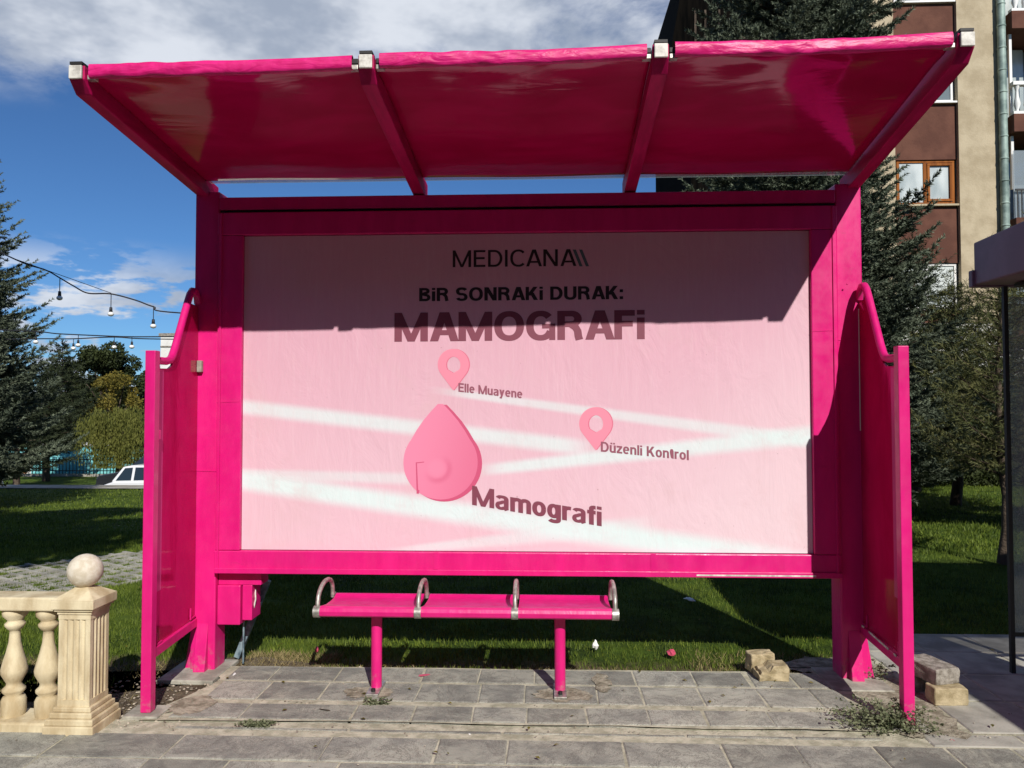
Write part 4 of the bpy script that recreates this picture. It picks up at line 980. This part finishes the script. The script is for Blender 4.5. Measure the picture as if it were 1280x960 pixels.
b = atY(57, 598, 29.5); conifer('conifer', 'broad dark conifer with a bare trunk in front of the cyan wall', (b.x, 29.5, float(gz(b.x, 29.5))), 5.0, lambda t: 2.1*min(1, (1-t)*1.3+.05), 90, 'spruce_far', 17, .16, .02, 30, .17, 1.35, -.0, .1, .3)
b = atY(20, 598, 25); conifer('conifer', 'dark conifer just right of the left edge spruce', (b.x, 25, float(gz(b.x, 25))), 5.2, lambda t: 1.9*min(1, (1-t)*1.3+.05), 80, 'spruce_far', 18, .15, .018, 32, .14, .9, -.0, .1, .28)
b = atY(75, 598, 37); conifer('conifer', 'dark pointed conifer behind the broad one', (b.x, 37, float(gz(b.x, 37))), 7.0, lambda t: 2.6*min(1, (1-t)*1.5+.05), 90, 'spruce_far', 19, .2, .025, 26, .16, .9, .0, .1, .35)
# ------------------------------------------------------------------ broadleaf trees
def leaf_tree(name, label, base, H, W_, m, n=9000, ls=.12, seed=1, z0=.3, willow=False, group=None, blobs=26, trunk=.16):
    rg = np.random.default_rng(seed); T = thing(name, label, 'tree', base, group); base = np.array(base, float)
    tk = MB().tube([tuple(base), tuple(base+[.05, 0, H*.25]), tuple(base+[.1, .05, H*.5])], [trunk, trunk*.8, trunk*.5], 9)
    C = []
    for k in range(blobs):
        for _ in range(40):
            q = rg.uniform(-1, 1, 3)
            if np.dot(q, q) < 1: break
        q[2] = q[2]
        c = base+np.array([q[0]*W_*.5, q[1]*W_*.5, H*(z0+(1-z0)/2)+q[2]*H*(1-z0)/2*.9]); C.append(c)
        if k < 9:
            tk.tube([tuple(base+[0, 0, H*.22+H*.02*k]), tuple((base+[0, 0, H*.4]+c)/2), tuple(c)], .05+.01*rg.uniform(), 5, False, .015)
    tk.build('trunk', 'bark', T)
    C = np.array(C); idx = rg.integers(0, len(C), n); rb = rg.uniform(.5, 1.0, len(C))*W_*.20
    dv = rg.normal(size=(n, 3)); dv /= np.linalg.norm(dv, axis=1)[:, None]
    rr = rb[idx]*rg.uniform(.35, 1.05, n)**.6; P = C[idx]+dv*rr[:, None]*np.array([1, 1, .85])
    if willow:
        P[:, 2] -= rg.uniform(0, 1, n)**1.2*H*.35*(np.hypot(P[:, 0]-base[0], P[:, 1]-base[1])/(W_*.5)+.2)
        P[:, 0] = np.round(P[:, 0]/.11)*.11+rg.normal(0, .02, n)
        P[:, 2] = np.maximum(P[:, 2], base[2]+H*.22)
    a = rg.normal(size=(n, 3)); a /= np.linalg.norm(a, axis=1)[:, None]
    if willow: a = a*.25+np.array([0, 0, -1.]); a /= np.linalg.norm(a, axis=1)[:, None]
    b_ = np.cross(a, rg.normal(size=(n, 3))); b_ /= np.linalg.norm(b_, axis=1)[:, None]
    l = (ls*rg.uniform(.6, 1.3, n))[:, None]; wd = .28 if willow else .55
    V = np.stack([P-a*l*.5, P+b_*l*wd*.5, P+a*l*.5, P-b_*l*wd*.5], 1).reshape(-1, 3)
    np_mesh('crown', V, np.arange(len(V)).reshape(-1, 4), m, T); return T
def far(px, Y): b = atY(px, 560, Y); return (b.x, Y, float(gz(b.x, Y)))
leaf_tree('tree', 'tallest dark green tree of the far group, above the string lights', far(132, 46), 8.6, 4.6, 'darkleaf', 22000, .20, 21, .15)
leaf_tree('tree', 'dark green tree at the left of the far group', far(92, 47), 7.0, 4.2, 'darkleaf', 15000, .20, 22, .15)
leaf_tree('tree', 'dark green tree of the far group just left of the pink screen', far(172, 47), 7.2, 4.4, 'darkleaf', 15000, .20, 23, .15)
leaf_tree('tree', 'dark green tree filling the gap behind the yellowing one', far(118, 48), 6.4, 4.6, 'darkleaf', 16000, .20, 28, .08)
leaf_tree('tree', 'dark green far tree hidden behind the pink screen', far(215, 48), 5.4, 4.4, 'darkleaf', 8000, .22, 24, .15)
leaf_tree('tree', 'dark far tree left of the group behind the conifers', far(20, 49), 5.6, 5.0, 'darkleaf', 8000, .22, 25, .15)
leaf_tree('tree', 'yellowing autumn tree above the willow', far(142, 40), 5.6, 2.9, 'autumn', 7000, .15, 26, .35)
leaf_tree('willow_tree', 'round yellow green weeping willow by the parked cars', far(148, 29), 3.5, 3.2, 'willow', 26000, .13, 27, .38, True, blobs=34)
for i, px in enumerate((-90, -220, -380)):
    leaf_tree('tree', ('dark far tree beyond the left edge spruce', 'dark far tree well left of the spruce', 'leftmost dark far tree')[i], far(px, 50), 5.5+i*.4, 6, 'darkleaf', 5000, .28, 40+i, .12)
# shade trees standing outside the view, whose shadows fall on the lawn
leaf_tree('shade_tree', 'tall street tree by the kerb, left behind the photographer', (-3.7, -5.5, -.13), 11.2, 4.6, 'darkleaf', 16000, .24, 31, .55, blobs=34)
conifer('shade_spruce', 'second spruce farther left of the view', (-9.0, -1.2, 0), 8.5, lambda t: 2.3*min(1, (1-t)*1.4+.04), 120, 'spruce', 33, .08, .016, 50, .14, 2.0, .05, .2, .2)
leaf_tree('shade_tree', 'leafy tree right of the dark canopy', (8.2, 2.2, 0), 5.2, 2.6, 'darkleaf', 6000, .16, 32, .45)

# ------------------------------------------------------------------ apartment building
YB = 17.0
AB = thing('apartment_building', 'tan and brown apartment building with balconies behind the trees', 'building', (12, YB, 0))
Zt = 16.0
box('wall', 'tan', AB, (8.70, YB, 3.95), (9.92, YB+9, Zt), .0); box('wall', 'tan', AB, (11.66, YB, 3.95), (12.86, YB+.6, Zt))
box('wall', 'tan', AB, (12.86, YB+.22, 3.95), (13.02, YB+1.5, Zt))
box('back_wall', 'brown', AB, (9.92, YB+.55, 3.95), (11.66, YB+1.2, Zt))
box('ground_floor_wall', 'whitewall', AB, (8.70, YB+.05, -.1), (17.5, YB+1.2, 3.95))
box('side_block', 'slate', AB, (8.30, YB+.4, -.1), (8.70, YB+8, Zt))
sills = [4.36, 7.28, 10.18, 13.05]
box('spandrel', 'brown', AB, (9.921, YB+.12, 3.951), (11.659, YB+.55, sills[0]-.06))
for i, z in enumerate(sills):
    wh = 1.27; top = sills[i+1]-.06 if i+1 < len(sills) else Zt
    box('spandrel', 'brown', AB, (9.921, YB+.12, z+wh), (11.659, YB+.55, top))
    box('sill', 'whiteframe' if i != 1 else 'tan', AB, (9.95, YB+.02, z-.059), (11.70, YB+.30, z-.002), .008)
    wn = thing('x', '', '', (0, 0, 0)) if False else None
    fm = 'wood' if i == 1 else 'whiteframe'
    xa = 10.02; xm = 10.80; xb = 11.62; t = .075; y0 = YB+.16
    f = MB()
    f.box((xa, y0, z), (xb, y0+.08, z+t)).box((xa, y0, z+wh-t), (xb, y0+.08, z+wh-.002)).box((xa, y0+.002, z+t), (xa+t, y0+.078, z+wh-t)).box((xb-t, y0+.002, z+t), (xb, y0+.078, z+wh-t)).box((xm-t*.6, y0+.002, z+t), (xm+t*.6, y0+.078, z+wh-t))
    fo = f.build('window_frame', fm, AB, .006)
    if i == 1:
        g = MB(); xa2, xb2 = xm+t*.7, xb-t*1.1; zz0, zz1 = z+t+.02, z+wh-t-.02; u = .07
        g.box((xa2, y0-.03, zz0), (xb2, y0+.05, zz0+u)).box((xa2, y0-.03, zz1-u), (xb2, y0+.05, zz1)).box((xa2, y0-.028, zz0+u), (xa2+u, y0+.048, zz1-u)).box((xb2-u, y0-.028, zz0+u), (xb2, y0+.048, zz1-u)).build('sash', 'wood', fo, .006)
    for a, c in ((xa+t, xm-t*.6), (xm+t*.6, xb-t)):
        box('pane', 'curtain' if i < 2 else 'pane', fo, (a, y0+.03, z+t), (c, y0+.045, z+wh-t))
# verdigris drainpipe with collars
MB().tube([(12.80, YB-.13, 3.6), (12.80, YB-.13, Zt)], .105, 14).build('drainpipe', 'pipe', AB)
for z in np.arange(4.1, 15, .62): MB().lathe((12.80, YB-.13, float(z)), [(.105, 0), (.118, .008), (.118, .04), (.105, .05)], 14).build('pipe_collar', 'pipe', AB)
# balconies
for i, z in enumerate((3.45, 6.30, 9.18, 12.06)):
    sl = box('balcony_slab', 'brown', AB, (13.021, YB-.25, z), (17.3, YB+1.4, z+.50), .01)
    box('balcony_back', 'pane', AB, (13.1, YB+1.15, z+.501), (17.3, YB+1.3, z+2.84))
    for x in (13.08, 14.1, 15.2, 16.3): box('glazing_bar', 'whiteframe', AB, (x, YB+.0, z+(1.35 if i != 2 else .501)), (x+.07, YB+.07, z+2.84))
    if i in (0, 1):
        rl = MB().box((13.06, YB-.2, z+1.26), (17.2, YB-.16, z+1.31))
        for x in np.arange(13.1, 17.2, .11): rl.box((float(x), YB-.19, z+.501), (float(x)+.02, YB-.17, z+1.26))
        rl.build('iron_railing', 'black', AB)
        box('screen', 'clear', AB, (13.06, YB-.1, z+.51), (17.2, YB-.09, z+2.4))
    else:
        box('balcony_rail', 'whiteframe', AB, (13.04, YB-.22, z+1.32), (17.3, YB-.05, z+1.42)); box('balcony_rail', 'whiteframe', AB, (13.04, YB-.22, z+.501), (17.3, YB-.05, z+.58))
        for x in np.arange(13.18, 17.2, .27): MB().lathe((float(x), YB-.135, z+.58), [(.06, 0), (.04, .05), (.09, .22), (.05, .42), (.04, .6), (.075, .74)], 8).build('balcony_baluster', 'whiteframe', AB)
        box('curtain_panel', 'curtain', AB, (13.16, YB+.9, z+.51), (14.0, YB+.95, z+2.8))
box('lintel_wall', 'brown', AB, (13.021, YB+.0, 14.9), (17.3, YB+1.4, Zt))
MB().tube([(13.02, YB+.1, 9.0), (12.93, YB-.12, 8.4)], .02, 6).build('bracket', 'black', AB)
for x in (9.3, 12.2, 14.0): 
    f = box('ground_window', 'whiteframe', AB, (x, YB-.02, 1.2), (x+1.1, YB+.049, 2.5)); box('pane', 'pane', f, (x+.08, YB-.03, 1.28), (x+1.02, YB-.021, 2.42))
# steep dark roofed block further left
DB = thing('dark_block', 'black clad steep roofed block behind the big spruce', 'building', (6, 14.6, 0))
xL = atY(846, 60, 14.6).x
q = [atY(861, -14, 14.6), atY(838, 68, 14.6)]
MB().prism([(q[1].x, q[1].z), (q[0].x+.25*(q[0].x-q[1].x), q[0].z+.25*(q[0].z-q[1].z)+1.2), (q[0].x+1.2, q[0].z+3.2), (8.1, q[0].z+3.2), (8.1, q[1].z)], 1, 14.6, 21).build('steep_roof', 'slate', DB)
box('wall', 'slate', DB, (q[1].x+.55, 14.9, -.1), (8.1, 21, q[1].z-.001))
for x in (3.9, 4.15, 4.5): MB().box((x, 14.56, q[1].z+.1), (x+.05, 14.6, q[1].z+1.1)).build('batten', 'bark', DB)
# low red edged planter and steps, hedge in front of the building
PL = thing('planter_wall', 'low red edged planter wall with pale steps below the building', 'wall', (11, 15.2, 0))
box('wall', 'blockgrey', PL, (8.2, 15.2, 0), (14.5, 15.6, .35)); box('coping', 'redtile', PL, (8.1, 15.15, .351), (14.6, 15.65, .42))
for k in range(3): box('step', 'whitewall', PL, (11.6, 14.4+k*.27, 0), (13.0, 14.669+k*.27, .12+k*.11))
def hedge(name, label, x0, x1, y, z1, m, seed, n=9000):
    rg = np.random.default_rng(seed); P = np.stack([rg.uniform(x0, x1, n), rg.normal(y, .25, n), rg.uniform(0, 1, n)**.7*z1], 1)
    P[:, 2] *= 1+.25*np.sin(P[:, 0]*3.1)+.12*np.sin(P[:, 0]*9)
    a = rg.normal(size=(n, 3)); a /= np.linalg.norm(a, axis=1)[:, None]; b_ = np.cross(a, rg.normal(size=(n, 3))); b_ /= np.linalg.norm(b_, axis=1)[:, None]
    V = np.stack([P-a*.04, P+b_*.025, P+a*.04, P-b_*.025], 1).reshape(-1, 3)
    return tag(np_mesh(name, V, np.arange(len(V)).reshape(-1, 4), m, org=((x0+x1)/2, y, 0)), label, 'hedge')
hedge('hedge', 'dark low hedge along the far side of the right lawn', 4.5, 13.5, 11.6, .42, 'darkleaf', 61, 14000)
hedge('rose_bushes', 'reddish green bushes behind the low hedge', 6, 13, 13.4, .75, 'autumn', 62, 7000)

# ------------------------------------------------------------------ far left: cyan wall, railings, white block, cars
zf = -1.72
CW = thing('cyan_building', 'low cyan painted building beyond the railings', 'building', (-30, 33.6, zf))
box('wall', 'cyan', CW, (-62, 33.6, zf), (-9, 40, zf+1.42)); box('roof_edge', 'whitewall', CW, (-62, 33.55, zf+1.421), (-9, 40, zf+1.5))
b = atY(28, 585, 33.5)
MB().prism([(b.x-.4, zf), (b.x-.4, zf+.6), (b.x-.25, zf+.88), (b.x, zf+.98), (b.x+.25, zf+.88), (b.x+.4, zf+.6), (b.x+.4, zf)], 1, 33.54, 33.599).build('arch_surround', 'whitewall', CW)
MB().prism([(b.x-.2, zf), (b.x-.2, zf+.5), (b.x, zf+.68), (b.x+.2, zf+.5), (b.x+.2, zf)], 1, 33.50, 33.539).build('arched_door', 'wood', CW)
FN = thing('railing_fence', 'black iron railing fence in front of the cyan building', 'fence', (-30, 32, zf))
box('plinth', 'path', FN, (-60, 31.9, zf), (-10, 32.1, zf+.12))
box('rail', 'black', FN, (-60, 31.98, zf+.80), (-10, 32.02, zf+.84)); box('rail', 'black', FN, (-60, 31.98, zf+.26), (-10, 32.02, zf+.30))
pk = MB(); 
for x in np.arange(-50, -12, .17): pk.box((float(x), 31.985, zf+.12), (float(x)+.028, 32.015, zf+.95))
tag(pk.build('pickets', 'black', FN), kind='stuff')
b = atY(201, 417, 22)
WB = thing('white_block', 'white flat roofed building showing behind the left pink screen', 'building', (b.x+3, 22, zf))
box('wall', 'whitewall', WB, (b.x, 22, zf), (b.x+6.5, 28, atY(201, 420, 22).z)); box('parapet', 'blockgrey', WB, (b.x-.05, 21.95, atY(201, 420, 22).z+.001), (b.x+6.55, 28.05, atY(201, 417, 22).z+.02))
box('ledge', 'blockgrey', WB, (b.x-.002, 21.97, atY(201, 433.5, 22).z), (b.x+6.5, 21.999, atY(201, 432, 22).z))
def car(label, m, px, Y, Lc=4.3, estate=False, hgt=1.42, name='parked_car', x0=None, nose=1.0):
    b = atY(px, 600, Y); x = b.x if x0 is None else x0; z = float(gz(x, Y))+.012
    T = thing(name, label, 'car', (x+Lc/2, Y, z))
    s = hgt/1.42
    nz = lambda u: u if u > 1.1 else 1.1-(1.1-u)*nose
    body = [(0, .32), (.02, .62), (.10, .72), (.95, .86), (1.10, .90), (Lc-.55, .93), (Lc-.05, .90), (Lc, .60), (Lc-.02, .30), (Lc-.3, .24), (.3, .24)]
    MB().prism([(x+nz(u), z+v*s) for u, v in body], 1, Y, Y+1.66).build('body', m, T, .05)
    # glasshouse tapers inward
    st = nose < 1
    g = [(1.02, .88), (1.34, 1.36), (1.62, 1.41), (3.05, 1.42), (3.35, 1.37), (3.95, .91)] if st else [(1.02, .88), (1.72, 1.36), (2.0, 1.41), (3.05, 1.42), (3.35, 1.37), (3.95, .91)]
    V = [(x+u, Y+.04+.16*(v-.88)/.54, z+v*s) for u, v in g]+[(x+u, Y+1.62-.16*(v-.88)/.54, z+v*s) for u, v in g]; n = len(g)
    MB().add(V, [tuple(range(n))[::-1], tuple(range(n, 2*n))]+[(i, (i+1) % n, n+(i+1) % n, n+i) for i in range(n)]).build('cabin', m, T, .03)
    for w4 in ([(1.17, .92), (1.42, 1.32), (1.68, 1.34), (1.68, .93)], [(1.77, .93), (1.77, 1.345), (2.12, 1.345), (2.12, .94)], [(2.21, .94), (2.21, 1.345), (3.1, 1.33), (3.5, .95)]) if st else ([(1.22, .92), (1.76, 1.32), (2.02, 1.34), (2.02, .93)], [(2.10, .93), (2.10, 1.345), (2.86, 1.345), (2.92, .94)], [(2.99, .94), (2.94, 1.34), (3.22, 1.33), (3.62, .95)]):
        MB().add([(x+u, Y+.028+.16*(v-.88)/.54, z+v*s) for u, v in w4]+[(x+u, Y+.05+.16*(v-.88)/.54, z+v*s) for u, v in w4], [(0, 1, 2, 3), (4, 5, 6, 7), (0, 1, 5, 4), (1, 2, 6, 5), (2, 3, 7, 6), (3, 0, 4, 7)]).build('window', 'carglass', T)
    MB().add([(x+1.05, Y+.2, z+.90*s), (x+1.05, Y+1.46, z+.90*s), (x+(1.33 if st else 1.70), Y+1.38, z+1.35*s), (x+(1.33 if st else 1.70), Y+.28, z+1.35*s)], [(0, 1, 2, 3)]).build('windscreen', 'carglass', T).location.x -= .02
    for u in (nz(.78)+.12*(1-nose), Lc-.85):
        for yy in (Y-.01, Y+1.47):
            wl = MB().tube([(x+u, yy, z+.31), (x+u, yy+.2, z+.31)], .31, 20).build('wheel', 'tyre', T)
            MB().tube([(x+u, yy-.012, z+.31), (x+u, yy+.19, z+.31)], .19, 12).build('rim', 'rim', wl)
    MB().box((x+nz(0)-.01, Y+.1, z+.58), (x+nz(0)+.12, Y+.45, z+.70)).build('headlight', 'rim', T, .01); MB().box((x+nz(0)-.01, Y+1.2, z+.58), (x+nz(0)+.12, Y+1.55, z+.70)).build('headlight', 'rim', T, .01)
    MB().box((x+nz(0)-.05, Y+.05, z+.30), (x+nz(0)+.15, Y+1.6, z+.46)).build('bumper', m, T, .02)
    return T
car('white saloon parked beyond the lawn, its rear hidden by the pink screen', 'carwhite', 100, 20.0, nose=.5)
car('dark car parked behind the white saloon', 'cardark', 119, 23.4, hgt=1.55)
car('white car with its tail just at the left edge behind the lawn', 'carwhite', 0, 20.5, x0=atY(-38, 600, 20.5).x-4.3)

# ------------------------------------------------------------------ string lights and the pole they run to
PX, PYY = -2.6, 8.0
pole = MB().tube([(PX, PYY, float(gz(PX, PYY))), (PX, PYY, 2.82)], .04, 10).build('wooden_pole', 'bark', org=(PX, PYY, float(gz(PX, PYY)))); tag(pole, 'thin wooden pole behind the poster that holds the string lights', 'pole')
PX2, PY2 = -1.4, 4.5
pole = MB().tube([(PX2, PY2, float(gz(PX2, PY2))), (PX2, PY2, 2.62)], .035, 10).build('wooden_pole', 'bark', org=(PX2, PY2, float(gz(PX2, PY2)))); tag(pole, 'nearer thin wooden pole hidden behind the poster', 'pole')
def lights(label, pts, bulbs, Y, r=.011, drop=.16, br=.036, end=None, thin=None):
    P = [atY(px, py, Y) for px, py in pts]
    if end: P.append(Vector(end))
    T = thing('string_lights', label, 'string lights', tuple(P[0]), 'strings of bulbs above the left lawn')
    # smooth the cable
    Q = []
    for i in range(len(P)-1):
        a, b_, c, d = P[max(i-1, 0)], P[i], P[i+1], P[min(i+2, len(P)-1)]
        for k in range(8):
            t = k/8; Q.append(.5*((2*b_)+(c-a)*t+(2*a-5*b_+4*c-d)*t*t+(3*b_-a-3*c+d)*t**3))
    Q.append(P[-1]); MB().tube(Q, r, 6).build('cable', 'cable', T)
    if thin: MB().tube([atY(*thin[0], Y), atY(*thin[1], Y)], r*.45, 5).build('support_wire', 'cable', T)
    for px, py in bulbs:
        c = atY(px, py, Y)
        MB().tube([c, c-Vector((0, 0, drop*.62))], r*.55, 5).build('flex', 'cable', T)
        MB().lathe((c.x, c.y, c.z-drop*.62-.055), [(.001, .06), (.016, .058), (.02, .0), (.001, 0)], 10).build('socket', 'cable', T)
        MB().lathe((c.x, c.y, c.z-drop*.62-.055-br*1.5), [(max(.001, br*math.sin(math.pi*i/10)), br*1.6*(.5-.5*math.cos(math.pi*i/10))) for i in range(11)], 14).build('bulb', 'bulb', T)
lights('nearest and highest string of white bulbs, sloping down to the right', [(-60, 285), (22, 325), (57, 337), (75, 347), (92, 357), (110, 366), (139, 367), (170, 375), (192, 383), (228, 391)], [(75, 347), (139, 367), (192, 382)], 4.5, .009, .27, .036, (PX2, PY2, 2.60), ((10, 320), (139, 366)))
lights('middle string of small bulbs, level with the screen top', [(-40, 410), (45, 414), (70, 416.5), (98, 418), (144, 420), (165, 420.5), (203, 420.5)], [(45, 414), (98, 418), (165, 420)], 8, .010, .15, .042, (PX, PYY, 2.80))
lights('lowest string of small bulbs, just under the middle one', [(-40, 425), (45, 423), (92, 423), (143, 421), (203, 423.5)], [(92, 422.5), (143, 421)], 8.6, .010, .15, .042, (PX, PYY, 2.72))
